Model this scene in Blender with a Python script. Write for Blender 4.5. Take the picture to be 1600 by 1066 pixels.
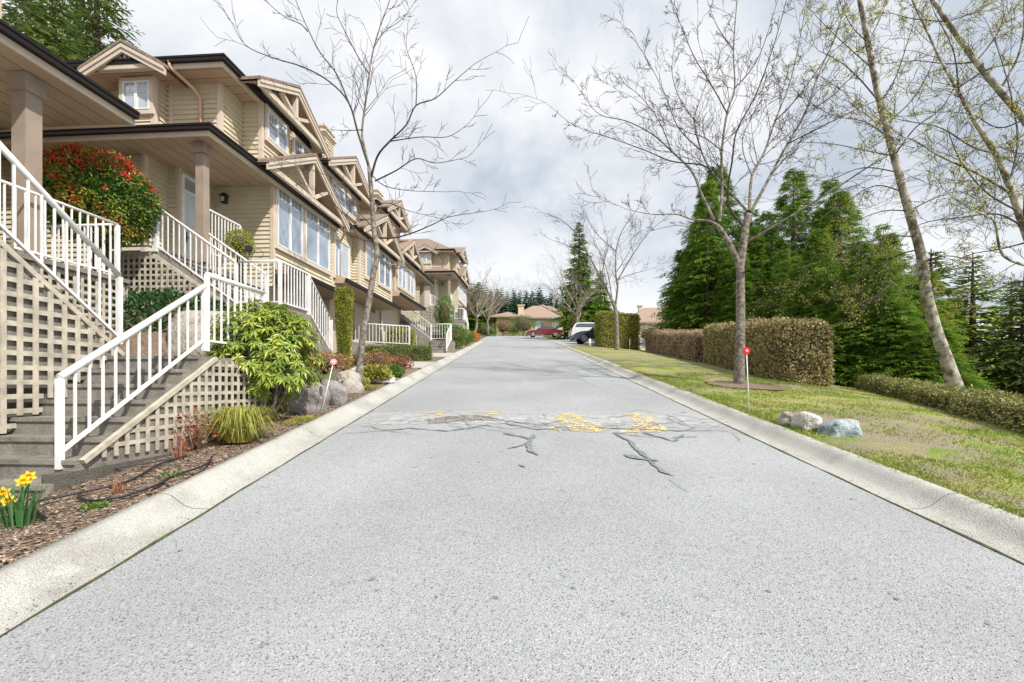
import bpy, math, random
from mathutils import Vector, Matrix, noise
PI = math.pi; R = math.radians
for o in list(bpy.data.objects): bpy.data.objects.remove(o)
scn = bpy.context.scene; COL = scn.collection
# ---------------------------------------------------------------- camera, sky, sun
FP, HZ, EYE = 711.0, 600.0, 1.6          # focal length and horizon in photo pixels, eye height in metres
cd = bpy.data.cameras.new('camera'); cam = bpy.data.objects.new('camera', cd); COL.objects.link(cam)
cam.location = (0, 0, EYE); cam.rotation_euler = (PI/2, 0, 0)
cd.sensor_width = 36; cd.lens = FP/1600*36; cd.shift_y = (HZ-533)/1600; cd.clip_end = 2000; cd.clip_start = .05
scn.camera = cam
SUN_DIR = Vector((.52, -.50, .72)).normalized()
sl = bpy.data.lights.new('sun', 'SUN'); so = bpy.data.objects.new('sun', sl); COL.objects.link(so)
sl.energy = 4.6; sl.angle = R(1.2); sl.color = (1, .955, .88)
so.rotation_euler = SUN_DIR.to_track_quat('Z', 'Y').to_euler()
wd = bpy.data.worlds.new('World'); scn.world = wd; wd.use_nodes = True
def world():
    nt = wd.node_tree; N = nt.nodes; L = nt.links; N.clear()
    out = N.new('ShaderNodeOutputWorld'); bg = N.new('ShaderNodeBackground'); bg.inputs[1].default_value = .10
    sky = N.new('ShaderNodeTexSky'); sky.sky_type = 'NISHITA'; sky.sun_disc = False
    sky.sun_elevation = math.asin(SUN_DIR.z); sky.sun_rotation = math.atan2(SUN_DIR.x, SUN_DIR.y)
    tc = N.new('ShaderNodeTexCoord'); sep = N.new('ShaderNodeSeparateXYZ'); L.new(tc.outputs['Generated'], sep.inputs[0])
    ad = N.new('ShaderNodeMath'); ad.operation = 'MAXIMUM'; L.new(sep.outputs[2], ad.inputs[0]); ad.inputs[1].default_value = 0
    a2 = N.new('ShaderNodeMath'); L.new(ad.outputs[0], a2.inputs[0]); a2.inputs[1].default_value = .45
    dv = N.new('ShaderNodeVectorMath'); dv.operation = 'DIVIDE'; L.new(tc.outputs['Generated'], dv.inputs[0])
    cb = N.new('ShaderNodeCombineXYZ')
    for i in range(3): L.new(a2.outputs[0], cb.inputs[i])
    L.new(cb.outputs[0], dv.inputs[1])
    def nz(scale, det, off, dist=0.):
        m = N.new('ShaderNodeMapping'); m.inputs['Location'].default_value = off; L.new(dv.outputs[0], m.inputs[0])
        n = N.new('ShaderNodeTexNoise'); n.inputs['Scale'].default_value = scale; n.inputs['Detail'].default_value = det
        n.inputs['Roughness'].default_value = .55; n.inputs['Distortion'].default_value = dist
        L.new(m.outputs[0], n.inputs[0]); return n
    def ramp(src, pts):
        r = N.new('ShaderNodeValToRGB'); L.new(src, r.inputs[0])
        while len(r.color_ramp.elements) < len(pts): r.color_ramp.elements.new(.5)
        for e, (p, c) in zip(r.color_ramp.elements, pts): e.position = p; e.color = (*c, 1)
        r.color_ramp.interpolation = 'B_SPLINE'
        return r
    n1 = nz(1.5, 9, (3.1, 1.7, 0), .3); n2 = nz(1.9, 8, (7.3, 4.9, 2.0), .2)
    cover = ramp(n1.outputs[0], [(.30, (.38,)*3), (.52, (1,)*3), (1, (1,)*3)])
    shade = ramp(n2.outputs[0], [(.29, (.42,.49,.61)), (.41, (.62,.68,.76)), (.49, (.88,.90,.93)), (.57, (1,1,1))])
    mx = N.new('ShaderNodeMix'); mx.data_type = 'RGBA'; L.new(cover.outputs[0], mx.inputs[0])
    sc = N.new('ShaderNodeMix'); sc.data_type = 'RGBA'; sc.blend_type = 'MIX'; sc.inputs[0].default_value = .35
    L.new(sky.outputs[0], sc.inputs[6]); sc.inputs[7].default_value = (7.6, 8.0, 8.6, 1)
    L.new(sc.outputs[2], mx.inputs[6]); gn = N.new('ShaderNodeVectorMath'); gn.operation = 'SCALE'; gn.inputs['Scale'].default_value = 9.0
    L.new(shade.outputs[0], gn.inputs[0]); L.new(gn.outputs[0], mx.inputs[7])
    L.new(mx.outputs[2], bg.inputs[0]); L.new(bg.outputs[0], out.inputs[0])
world()
scn.view_settings.view_transform = 'Standard'; scn.view_settings.look = 'None'
scn.view_settings.exposure = 0.28; scn.view_settings.gamma = 1
scn.render.engine = 'CYCLES'
# ---------------------------------------------------------------- helpers
def V(*a): return Vector(a)
def PX(x, y, Y): return V((x-800)/FP*Y, Y, EYE+(HZ-y)/FP*Y)      # a point of the place at depth Y
def smooth(t): t = max(0, min(1, t)); return t*t*(3-2*t)
class MB:
    def __init__(s): s.v = []; s.f = []; s.sm = []
    def add(s, vs, fs, smooth=False):
        k = len(s.v); s.v += [tuple(v) for v in vs]; s.f += [tuple(i+k for i in f) for f in fs]; s.sm += [smooth]*len(fs)
    def quad(s, a, b, c, d): s.add([a, b, c, d], [(0, 1, 2, 3)])
    def tri(s, a, b, c): s.add([a, b, c], [(0, 1, 2)])
    def box8(s, p): s.add(p, [(0, 3, 2, 1), (4, 5, 6, 7), (0, 1, 5, 4), (1, 2, 6, 5), (2, 3, 7, 6), (3, 0, 4, 7)])
    def box(s, x0, x1, y0, y1, z0, z1): s.box8([(x0,y0,z0),(x1,y0,z0),(x1,y1,z0),(x0,y1,z0),(x0,y0,z1),(x1,y0,z1),(x1,y1,z1),(x0,y1,z1)])
    def ob(s, O, t, n, s0, s1, n0, n1, z0, z1):                 # oriented box: t along, n outward, z up
        Z = V(0,0,1)
        s.box8([O+t*a+n*b+Z*c for c in (z0, z1) for a, b in ((s0,n0),(s1,n0),(s1,n1),(s0,n1))])
    def beam(s, p, q, w, h, up=V(0,0,1)):                       # rectangular bar from p to q, h measured along 'up'
        d = (q-p).normalized(); sd = d.cross(up)
        if sd.length < 1e-4: sd = V(1,0,0)
        sd.normalize(); u2 = sd.cross(d).normalized(); a = sd*w/2; b = u2*h/2
        s.box8([p-a-b, p+a-b, q+a-b, q-a-b, p-a+b, p+a+b, q+a+b, q-a+b])
    def tube(s, pts, rad, n=6, cap=True):
        k = len(s.v); m = len(pts); prev = None
        for i, p in enumerate(pts):
            d = (pts[min(i+1, m-1)]-pts[max(i-1, 0)])
            d = d.normalized() if d.length > 1e-9 else V(0,0,1)
            if prev is None: x = d.orthogonal().normalized()
            else:
                x = prev-d*prev.dot(d); x = x.normalized() if x.length > 1e-6 else d.orthogonal().normalized()
            prev = x; y = d.cross(x); r = rad[i] if isinstance(rad, (list, tuple)) else rad
            for j in range(n):
                a = 2*PI*j/n; s.v.append(tuple(p+(x*math.cos(a)+y*math.sin(a))*r))
        for i in range(m-1):
            for j in range(n):
                s.f.append((k+i*n+j, k+i*n+(j+1)%n, k+(i+1)*n+(j+1)%n, k+(i+1)*n+j)); s.sm.append(True)
        if cap and n > 3:
            s.f.append(tuple(k+j for j in range(n))[::-1]); s.f.append(tuple(k+(m-1)*n+j for j in range(n))); s.sm += [False]*2
    def leaf(s, p, d, nrm, L, W):                                # a pointed leaf
        sd = d.cross(nrm)
        if sd.length < 1e-5: sd = d.orthogonal()
        sd.normalize(); up = sd.cross(d)*(L*.10)
        k = len(s.v); s.v += [tuple(p), tuple(p+d*L*.45+sd*W/2+up), tuple(p+d*L), tuple(p+d*L*.45-sd*W/2+up)]
        s.f.append((k, k+1, k+2, k+3)); s.sm.append(False)
    def blob(s, c, r, seed=0, rough=.2, sub=3, sq=1.):
        import bmesh
        bm = bmesh.new(); bmesh.ops.create_icosphere(bm, subdivisions=sub, radius=1)
        vs = []
        for v in bm.verts:
            p = v.co.copy(); k = 1+rough*noise.noise(p*1.0+V(seed, seed*2, 0))+rough*.22*noise.noise(p*2.6+V(seed, 0, 3))+.012*noise.noise(p*9)
            if sq != 1: p = V(*[math.copysign(abs(q)**sq, q) for q in p])
            vs.append(V(c[0]+p.x*r[0]*k, c[1]+p.y*r[1]*k, c[2]+p.z*r[2]*k))
        s.add(vs, [tuple(v.index for v in f.verts) for f in bm.faces], True); bm.free()
    def build(s, name, m, parent=None, loc=None):
        me = bpy.data.meshes.new(name); L = Vector(loc) if loc is not None else (Vector(parent['_o']) if parent is not None else V(0,0,0))
        me.from_pydata([(v[0]-L.x, v[1]-L.y, v[2]-L.z) for v in s.v], [], s.f)
        me.polygons.foreach_set('use_smooth', s.sm); me.materials.append(m)
        o = bpy.data.objects.new(name, me); COL.objects.link(o)
        if parent is not None: o.parent = parent; o['_o'] = parent['_o']
        else: o.location = L; o['_o'] = tuple(L)
        return o
def tag(o, label, cat, group=None):
    o['label'] = label; o['category'] = cat
    if group: o['group'] = group
    return o
def thing(name, label, cat, loc, group=None):
    o = bpy.data.objects.new(name, None); o.empty_display_size = .2; COL.objects.link(o); o.location = loc; o['_o'] = tuple(loc)
    return tag(o, label, cat, group)
def struct(name, mb, m):
    o = mb.build(name, m); o['kind'] = 'structure'; return o
def copy_tree(o, parent=None):
    c = o.copy(); COL.objects.link(c); c.parent = parent
    for ch in list(o.children): copy_tree(ch, c)
    return c
def dup(root, loc, rz=0, sc=1, label=None, group=None):
    c = copy_tree(root); c.location = loc; c.rotation_euler = (0, 0, rz); c.scale = (sc,)*3 if not isinstance(sc, tuple) else sc
    if label: c['label'] = label
    if group: c['group'] = group
    return c
def part_label(o, s): o['label'] = s; return o
# ---------------------------------------------------------------- materials
def mat(name, col, rough=.7, var=.15, scale=6, bump=0., bscale=40, spec=.4, col2=None, island=0., metal=0., detail=5, p2=(.35,.65), transl=0.):
    m = bpy.data.materials.new(name); m.use_nodes = True; nt = m.node_tree; N = nt.nodes; L = nt.links; b = N['Principled BSDF']
    b.inputs['Roughness'].default_value = rough; b.inputs['Specular IOR Level'].default_value = spec; b.inputs['Metallic'].default_value = metal
    tc = N.new('ShaderNodeTexCoord')
    n = N.new('ShaderNodeTexNoise'); n.inputs['Scale'].default_value = scale; n.inputs['Detail'].default_value = detail; L.new(tc.outputs['Object'], n.inputs[0])
    r = N.new('ShaderNodeValToRGB'); L.new(n.outputs[0], r.inputs[0])
    c2 = col2 or tuple(c*(1+var) for c in col); c1 = col if col2 else tuple(c*(1-var) for c in col)
    r.color_ramp.elements[0].position, r.color_ramp.elements[1].position = p2
    r.color_ramp.elements[0].color = (*c1, 1); r.color_ramp.elements[1].color = (*c2, 1)
    src = r.outputs[0]
    if island:
        g = N.new('ShaderNodeNewGeometry'); mr = N.new('ShaderNodeMapRange'); L.new(g.outputs['Random Per Island'], mr.inputs[0])
        mr.inputs[3].default_value = 1-island; mr.inputs[4].default_value = 1+island
        mm = N.new('ShaderNodeVectorMath'); mm.operation = 'SCALE'; L.new(src, mm.inputs[0]); L.new(mr.outputs[0], mm.inputs['Scale']); src = mm.outputs[0]
    L.new(src, b.inputs['Base Color'])
    if bump:
        n2 = N.new('ShaderNodeTexNoise'); n2.inputs['Scale'].default_value = bscale; n2.inputs['Detail'].default_value = 6; L.new(tc.outputs['Object'], n2.inputs[0])
        bp = N.new('ShaderNodeBump'); bp.inputs['Strength'].default_value = bump; bp.inputs['Distance'].default_value = .02; L.new(n2.outputs[0], bp.inputs['Height']); L.new(bp.outputs[0], b.inputs['Normal'])
    if transl:
        t = N.new('ShaderNodeBsdfTranslucent'); L.new(src, t.inputs[0]); mx = N.new('ShaderNodeMixShader'); mx.inputs[0].default_value = transl
        L.new(b.outputs[0], mx.inputs[1]); L.new(t.outputs[0], mx.inputs[2]); L.new(mx.outputs[0], N['Material Output'].inputs[0])
    return m
def leafmat(name, ramp, rough=.45, transl=.3, spec=.4, nscale=1.3, nmix=.45):           # colour picked leaf by leaf from a ramp, clumped by noise
    m = bpy.data.materials.new(name); m.use_nodes = True; nt = m.node_tree; N = nt.nodes; L = nt.links; b = N['Principled BSDF']
    b.inputs['Roughness'].default_value = rough; b.inputs['Specular IOR Level'].default_value = spec
    g = N.new('ShaderNodeNewGeometry'); tc = N.new('ShaderNodeTexCoord'); n = N.new('ShaderNodeTexNoise'); n.inputs['Scale'].default_value = nscale; n.inputs['Detail'].default_value = 3
    L.new(tc.outputs['Object'], n.inputs[0])
    mr = N.new('ShaderNodeMapRange'); mr.inputs[1].default_value = .3; mr.inputs[2].default_value = .7; L.new(n.outputs[0], mr.inputs[0])
    mx = N.new('ShaderNodeMix'); mx.data_type = 'FLOAT'; mx.inputs[0].default_value = nmix; L.new(g.outputs['Random Per Island'], mx.inputs[2]); L.new(mr.outputs[0], mx.inputs[3])
    r = N.new('ShaderNodeValToRGB'); L.new(mx.outputs[0], r.inputs[0])
    while len(r.color_ramp.elements) < len(ramp): r.color_ramp.elements.new(.5)
    for e, (p, c) in zip(r.color_ramp.elements, ramp): e.position = p; e.color = (*c, 1)
    L.new(r.outputs[0], b.inputs['Base Color'])
    t = N.new('ShaderNodeBsdfTranslucent'); L.new(r.outputs[0], t.inputs[0]); ms = N.new('ShaderNodeMixShader'); ms.inputs[0].default_value = transl
    L.new(b.outputs[0], ms.inputs[1]); L.new(t.outputs[0], ms.inputs[2]); L.new(ms.outputs[0], N['Material Output'].inputs[0])
    return m
def groundmat(name, layers, bump=.5, bscale=60, rough=.9, fine=60):
    """layers: list of (colour, scale, lo, hi, offset) painted one over another by noise; fine speckle on top"""
    m = bpy.data.materials.new(name); m.use_nodes = True; nt = m.node_tree; N = nt.nodes; L = nt.links; b = N['Principled BSDF']
    b.inputs['Roughness'].default_value = rough; b.inputs['Specular IOR Level'].default_value = .25
    tc = N.new('ShaderNodeTexCoord'); src = None
    for (col, sc, lo, hi, off) in layers:
        if src is None:
            rg = N.new('ShaderNodeRGB'); rg.outputs[0].default_value = (*col, 1); src = rg.outputs[0]; continue
        mp = N.new('ShaderNodeMapping'); mp.inputs['Location'].default_value = (off, off*2, 0); L.new(tc.outputs['Object'], mp.inputs[0])
        n = N.new('ShaderNodeTexNoise'); n.inputs['Scale'].default_value = sc; n.inputs['Detail'].default_value = 8; n.inputs['Roughness'].default_value = .65; L.new(mp.outputs[0], n.inputs[0])
        mr = N.new('ShaderNodeMapRange'); mr.inputs[1].default_value = lo; mr.inputs[2].default_value = hi; L.new(n.outputs[0], mr.inputs[0])
        mx = N.new('ShaderNodeMix'); mx.data_type = 'RGBA'; L.new(mr.outputs[0], mx.inputs[0]); L.new(src, mx.inputs[6]); mx.inputs[7].default_value = (*col, 1); src = mx.outputs[2]
    n = N.new('ShaderNodeTexNoise'); n.inputs['Scale'].default_value = fine; n.inputs['Detail'].default_value = 4; L.new(tc.outputs['Object'], n.inputs[0])
    mr = N.new('ShaderNodeMapRange'); mr.inputs[1].default_value = .3; mr.inputs[2].default_value = .7; mr.inputs[3].default_value = .6; mr.inputs[4].default_value = 1.4; L.new(n.outputs[0], mr.inputs[0])
    vm = N.new('ShaderNodeVectorMath'); vm.operation = 'SCALE'; L.new(src, vm.inputs[0]); L.new(mr.outputs[0], vm.inputs['Scale']); L.new(vm.outputs[0], b.inputs['Base Color'])
    n2 = N.new('ShaderNodeTexNoise'); n2.inputs['Scale'].default_value = bscale; n2.inputs['Detail'].default_value = 6; L.new(tc.outputs['Object'], n2.inputs[0])
    bp = N.new('ShaderNodeBump'); bp.inputs['Strength'].default_value = bump; bp.inputs['Distance'].default_value = .03; L.new(n2.outputs[0], bp.inputs['Height']); L.new(bp.outputs[0], b.inputs['Normal'])
    return m
def asphalt_mat():
    m = bpy.data.materials.new('asphalt'); m.use_nodes = True; nt = m.node_tree; N = nt.nodes; L = nt.links; b = N['Principled BSDF']
    b.inputs['Roughness'].default_value = .85; b.inputs['Specular IOR Level'].default_value = .3
    tc = N.new('ShaderNodeTexCoord')
    def tex(kind, sc, det=4):
        n = N.new(kind); n.inputs['Scale'].default_value = sc
        if kind == 'ShaderNodeTexNoise': n.inputs['Detail'].default_value = det
        L.new(tc.outputs['Object'], n.inputs[0]); return n
    v = tex('ShaderNodeTexVoronoi', 150); s = N.new('ShaderNodeSeparateColor'); L.new(v.outputs['Color'], s.inputs[0])
    r = N.new('ShaderNodeValToRGB'); L.new(s.outputs[0], r.inputs[0]); r.color_ramp.interpolation = 'LINEAR'
    pts = [(0, (.095,.10,.108)), (.10, (.22,.232,.243)), (.25, (.325,.338,.347)), (.85, (.365,.378,.386)), (1, (.50,.505,.505))]
    while len(r.color_ramp.elements) < len(pts): r.color_ramp.elements.new(.5)
    for e, (p, c) in zip(r.color_ramp.elements, pts): e.position = p; e.color = (*c, 1)
    v2 = tex('ShaderNodeTexVoronoi', 34)                       # sparse dark stones
    mr = N.new('ShaderNodeMapRange'); L.new(v2.outputs['Distance'], mr.inputs[0]); mr.inputs[1].default_value = .12; mr.inputs[2].default_value = .22; mr.inputs[3].default_value = .35; mr.inputs[4].default_value = 1
    s2 = N.new('ShaderNodeSeparateColor'); L.new(v2.outputs['Color'], s2.inputs[0])
    gt = N.new('ShaderNodeMath'); gt.operation = 'GREATER_THAN'; L.new(s2.outputs[1], gt.inputs[0]); gt.inputs[1].default_value = .14
    mxx = N.new('ShaderNodeMath'); mxx.operation = 'MAXIMUM'; L.new(mr.outputs[0], mxx.inputs[0]); L.new(gt.outputs[0], mxx.inputs[1])
    big = tex('ShaderNodeTexNoise', .55, 6); mb = N.new('ShaderNodeMapRange'); L.new(big.outputs[0], mb.inputs[0]); mb.inputs[1].default_value = .3; mb.inputs[2].default_value = .7; mb.inputs[3].default_value = .86; mb.inputs[4].default_value = 1.06
    spot = tex('ShaderNodeTexNoise', 7, 3); ms = N.new('ShaderNodeMapRange'); L.new(spot.outputs[0], ms.inputs[0]); ms.inputs[1].default_value = .67; ms.inputs[2].default_value = .74; ms.inputs[3].default_value = 1; ms.inputs[4].default_value = .78
    m1 = N.new('ShaderNodeMath'); m1.operation = 'MULTIPLY'; L.new(mxx.outputs[0], m1.inputs[0]); L.new(mb.outputs[0], m1.inputs[1])
    m2 = N.new('ShaderNodeMath'); m2.operation = 'MULTIPLY'; L.new(m1.outputs[0], m2.inputs[0]); L.new(ms.outputs[0], m2.inputs[1])
    vm = N.new('ShaderNodeVectorMath'); vm.operation = 'SCALE'; L.new(r.outputs[0], vm.inputs[0]); L.new(m2.outputs[0], vm.inputs['Scale']); L.new(vm.outputs[0], b.inputs['Base Color'])
    bp = N.new('ShaderNodeBump'); bp.inputs['Strength'].default_value = .6; bp.inputs['Distance'].default_value = .006; L.new(v.outputs['Distance'], bp.inputs['Height']); L.new(bp.outputs[0], b.inputs['Normal'])
    return m
M = {}
M['asphalt'] = asphalt_mat()
M['sealant'] = mat('sealant', (.19,.20,.22), .7, .35, 30, .3, 90)
M['gravel'] = mat('broken_asphalt', (.10,.085,.07), .9, 0, 25, .9, 60, col2=(.36,.34,.31))
M['rough_patch'] = mat('worn_patch', (.33,.335,.335), .9, 0, 11, .9, 90, col2=(.46,.465,.465))
M['yellow'] = mat('worn_yellow_paint', (.68,.52,.22), .8, 0, 22, .3, 90, col2=(.60,.50,.29), p2=(.44,.60))
M['kerb'] = groundmat('kerb_concrete', [((.415,.41,.38),0,0,0,0), ((.27,.26,.235),1.3,.48,.72,3), ((.50,.49,.45),2.2,.55,.8,9), ((.22,.21,.17),.9,.62,.8,17)], .35, 90, .9, 130)
M['concrete'] = groundmat('drive_concrete', [((.46,.44,.39),0,0,0,0), ((.34,.32,.28),.9,.5,.75,5)], .3, 60, .9, 80)
M['step'] = groundmat('aggregate_steps', [((.29,.27,.235),0,0,0,0), ((.16,.145,.12),3,.50,.72,3), ((.42,.39,.34),5,.55,.75,8)], .8, 110, .9, 150)
M['moss'] = mat('gap_moss', (.10,.12,.03), .95, 0, 12, .6, 80, col2=(.06,.05,.035))
M['mulch'] = groundmat('mulch', [((.215,.155,.115),0,0,0,0), ((.34,.265,.205),14,.45,.7,2), ((.06,.035,.025),9,.55,.75,11), ((.10,.14,.03),1.4,.68,.75,21)], 1., 70, .95, 90)
M['chips'] = mat('bark_chips', (.29,.215,.16), .9, .5, 30, island=.65)
M['litter'] = mat('dark_grit', (.10,.08,.06), .9, .4, 20, island=.5)
M['lawn'] = groundmat('lawn', [((.30,.29,.10),0,0,0,0), ((.17,.25,.035),.75,.48,.58,2), ((.27,.235,.155),.6,.49,.56,31), ((.34,.35,.10),2.5,.58,.75,14)], 1., 45, .95, 60)
M['grass'] = leafmat('grass_blades', [(0,(.17,.27,.035)),(.45,(.25,.33,.05)),(.68,(.36,.35,.11)),(.86,(.31,.26,.16)),(1,(.40,.35,.22))], .7, .25, .2, .8, .55)
M['hill'] = groundmat('hillside', [((.08,.10,.035),0,0,0,0), ((.15,.13,.07),.3,.45,.65,4)], .6, 8, .95, 14)
M['brightgrass'] = mat('bright_grass', (.16,.27,.04), .9, .3, 3, .6, 60)
M['siding'] = mat('tan_siding', (.575,.51,.375), .55, .08, 1.5, spec=.3)
M['trim'] = mat('trim_boards', (.575,.49,.395), .55, .05, 3, spec=.3)
M['stucco'] = mat('tan_render', (.50,.40,.29), .8, .06, 4)
M['fartan'] = mat('far_tan_wall', (.58,.47,.33), .8, .06, 4)
M['soffit'] = mat('soffit_boards', (.42,.31,.225), .6, .08, 2)  # board brown deepened to carry the shade under the eaves
M['soffit_line'] = mat('soffit_joint', (.14,.10,.07), .8, .05)
M['gutter'] = mat('brown_gutter', (.014,.010,.010), .55, .1, 4, spec=.25)
M['copper'] = mat('tan_downspout', (.55,.36,.25), .4, .08, 4)
M['shingle'] = mat('brown_shingles', (.24,.18,.145), .9, .3, 20, .6, 30)
M['terracotta'] = mat('pinkish_shingles', (.31,.225,.18), .9, .2, 12, .5, 30)
M['white'] = mat('white_paint', (.74,.74,.73), .4, .10, 5, spec=.5)
M['rail_shade'] = M['white']
M['shaded_concrete'] = groundmat('weathered_shaded_concrete', [((.14,.13,.115),0,0,0,0), ((.09,.085,.07),4,.5,.7,3)], .8, 90, .9, 120)  # weathered concrete, darkened to paint in the shade behind the lattice
M['lattice'] = mat('lattice_wood', (.45,.405,.33), .75, .22, 7, .2, 40)
M['glass'] = mat('window_glass', (.26,.32,.39), .04, .25, 1.2, spec=1.0)  # pale blue base paints in sky reflection over the blinds
M['glass'].node_tree.nodes['Principled BSDF'].inputs['IOR'].default_value = 2.1
M['blind'] = mat('window_blind', (.42,.47,.52), .25, .1, 3, spec=.8)
M['door'] = mat('pale_door', (.55,.62,.66), .4, .06, 3)
M['garage'] = mat('garage_door', (.55,.48,.40), .6, .04, 3)
M['dark'] = mat('dark_metal', (.02,.02,.02), .5, .1)
M['post'] = mat('brown_post', (.30,.24,.19), .6, .08, 4)
M['bark'] = mat('grey_bark', (.10,.08,.065), .9, 0, 12, 1., 60, col2=(.34,.30,.245))
M['twig'] = mat('twig_bark', (.065,.05,.043), .8, .35, 5)
M['alder'] = mat('alder_bark', (.12,.10,.08), .9, 0, 5, .8, 40, col2=(.45,.42,.35), p2=(.4,.6))
M['brownbark'] = mat('brown_bark', (.10,.065,.045), .9, .4, 12, .8, 40)
M['cedar'] = leafmat('cedar_fronds', [(0,(.035,.09,.012)),(.28,(.085,.18,.022)),(.6,(.19,.32,.035)),(.85,(.36,.46,.06)),(1,(.48,.52,.08))], .55, .35, .3, .9, .5)
M['cedar2'] = leafmat('yellow_cedar_fronds', [(0,(.06,.14,.02)),(.4,(.15,.28,.04)),(.7,(.34,.42,.055)),(1,(.60,.56,.08))], .55, .3, .3, .9, .5)
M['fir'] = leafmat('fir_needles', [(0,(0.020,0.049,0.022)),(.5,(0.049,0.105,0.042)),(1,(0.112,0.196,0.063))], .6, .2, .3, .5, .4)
M['fir2'] = leafmat('fir_needles_pale', [(0,(.05,.10,.03)),(.5,(.13,.20,.05)),(1,(.30,.36,.09))], .6, .35, .3, .5, .4)  # lighter, yellower fir green
M['farfir'] = leafmat('far_fir_needles', [(0,(0.026,0.065,0.046)),(.5,(0.046,0.104,0.065)),(1,(0.078,0.143,0.078))], .8, .1, .2, .1, .5)
M['hedge_gold'] = leafmat('golden_green_hedge', [(0,(0.090,0.150,0.018)),(.4,(0.240,0.300,0.037)),(.75,(0.450,0.420,0.060)),(1,(0.630,0.496,0.090))], .5, .25, .4, 3, .35)
M['hedge_brown'] = leafmat('winter_bronzed_hedge', [(0,(.07,.045,.02)),(.25,(.22,.17,.07)),(.5,(.40,.34,.13)),(.75,(.66,.56,.32)),(.9,(.42,.42,.12)),(1,(.24,.34,.07))], .4, .2, .5, 2, .25)
M['hedge_olive'] = leafmat('olive_low_hedge', [(0,(.05,.05,.02)),(.3,(.16,.18,.05)),(.6,(.30,.32,.08)),(.8,(.50,.44,.20)),(1,(.24,.34,.06))], .4, .2, .5, 2, .35)
M['hedge_pink'] = leafmat('pinkish_hedge', [(0,(0.150,0.088,0.062)),(.3,(0.375,0.250,0.163)),(.6,(0.525,0.400,0.250)),(.85,(0.625,0.525,0.350)),(1,(0.325,0.350,0.125))], .5, .2, .4, 2, .35)
M['hedge_green'] = leafmat('dark_green_hedge', [(0,(0.028,0.084,0.017)),(.5,(0.098,0.182,0.028)),(.8,(0.224,0.280,0.042)),(1,(0.392,0.392,0.084))], .45, .25, .4, 3, .35)
M['shrub_green'] = leafmat('fresh_green_shrub', [(0,(0.034,0.103,0.023)),(.5,(0.115,0.230,0.034)),(1,(0.276,0.391,0.057))], .5, .3, .4, 3, .3)
M['rhodo'] = leafmat('rhododendron_leaves', [(0,(.07,.15,.02)),(.3,(.17,.27,.035)),(.65,(.40,.47,.07)),(1,(.64,.64,.14))], .35, .3, .5, 2.2, .4)
M['photinia'] = leafmat('red_tipped_leaves', [(0,(.02,.07,.012)),(.35,(.06,.15,.02)),(.6,(.26,.34,.05)),(.74,(.44,.36,.05)),(.84,(.55,.10,.03)),(1,(.50,.02,.02))], .4, .25, .5, 1.7, .5)
M['redtips'] = leafmat('red_new_growth', [(0,(.42,.01,.015)),(.5,(.62,.04,.03)),(1,(.65,.16,.05))], .4, .25, .5, 3, .2)
M['orange'] = leafmat('orange_heather', [(0,(.30,.06,.02)),(.5,(.62,.16,.03)),(.8,(.75,.35,.05)),(1,(.2,.25,.05))], .7, .2, .3, 6, .3)
M['redshrub'] = leafmat('reddish_twig_leaves', [(0,(.22,.04,.03)),(.5,(.36,.12,.07)),(1,(.40,.28,.15))], .7, .2, .3, 6, .2)
M['bronze'] = leafmat('bronze_shrub_leaves', [(0,(0.230,0.081,0.046)),(.5,(0.391,0.196,0.103)),(1,(0.402,0.380,0.115))], .7, .2, .3, 6, .2)
M['sedge'] = leafmat('yellow_green_sedge', [(0,(.14,.20,.03)),(.5,(.36,.38,.07)),(.8,(.52,.46,.12)),(1,(.30,.16,.06))], .5, .3, .3, 6, .2)
M['ivy'] = leafmat('ivy_leaves', [(0,(.02,.06,.02)),(.6,(.05,.12,.035)),(1,(.13,.22,.08))], .4, .2, .5, 3, .3)
M['daff_leaf'] = leafmat('daffodil_leaves', [(0,(.05,.16,.05)),(1,(.12,.28,.09))], .4, .3)
M['daff'] = mat('daffodil_petals', (.85,.62,.02), .5, .1, 10, transl=.3)
M['daff_cup'] = mat('daffodil_trumpet', (.88,.50,.01), .5, .1, 10)
M['budleaf'] = leafmat('spring_buds', [(0,(.30,.33,.05)),(.5,(.50,.50,.08)),(1,(.62,.56,.16))], .6, .4, .3, 2, .3)
M['hose'] = mat('black_hose', (.02,.02,.022), .5, .1)
M['rock_grey'] = groundmat('grey_purple_boulder', [((.27,.25,.25),0,0,0,0), ((.15,.13,.125),2.5,.45,.65,2), ((.42,.40,.38),5,.55,.7,7)], 1., 9, .85, 50)
M['rock_white'] = groundmat('white_stone', [((.55,.53,.50),0,0,0,0), ((.30,.27,.23),5,.55,.75,2)], 1., 16, .85, 50)
M['rock_blue'] = groundmat('blue_grey_stone', [((.36,.42,.45),0,0,0,0), ((.16,.19,.21),7,.48,.62,2), ((.42,.36,.28),4,.6,.7,7)], 1., 18, .8, 60)
M['rock_tan'] = groundmat('tan_stone', [((.38,.35,.30),0,0,0,0), ((.20,.18,.15),5,.5,.7,2)], 1., 16, .85, 50)
M['red'] = mat('red_reflector', (.65,.01,.012), .3, .1)
M['redcar'] = mat('maroon_paint', (.20,.012,.025), .18, .03, 2, spec=.8)
M['whitecar'] = mat('silver_white_paint', (.62,.63,.65), .2, .03, 2, spec=.8)
M['navycar'] = mat('dark_blue_paint', (.035,.05,.075), .2, .03, 2, spec=.8)
M['carglass'] = mat('car_glass', (.05,.07,.08), .05, .1, spec=1.)
M['tyre'] = mat('tyre_rubber', (.02,.02,.02), .8, .1)
M['rim'] = mat('alloy_rim', (.55,.55,.56), .3, .05, metal=.6)
M['taillight'] = mat('red_tail_lamp', (.5,.01,.01), .2, .05)
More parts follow.
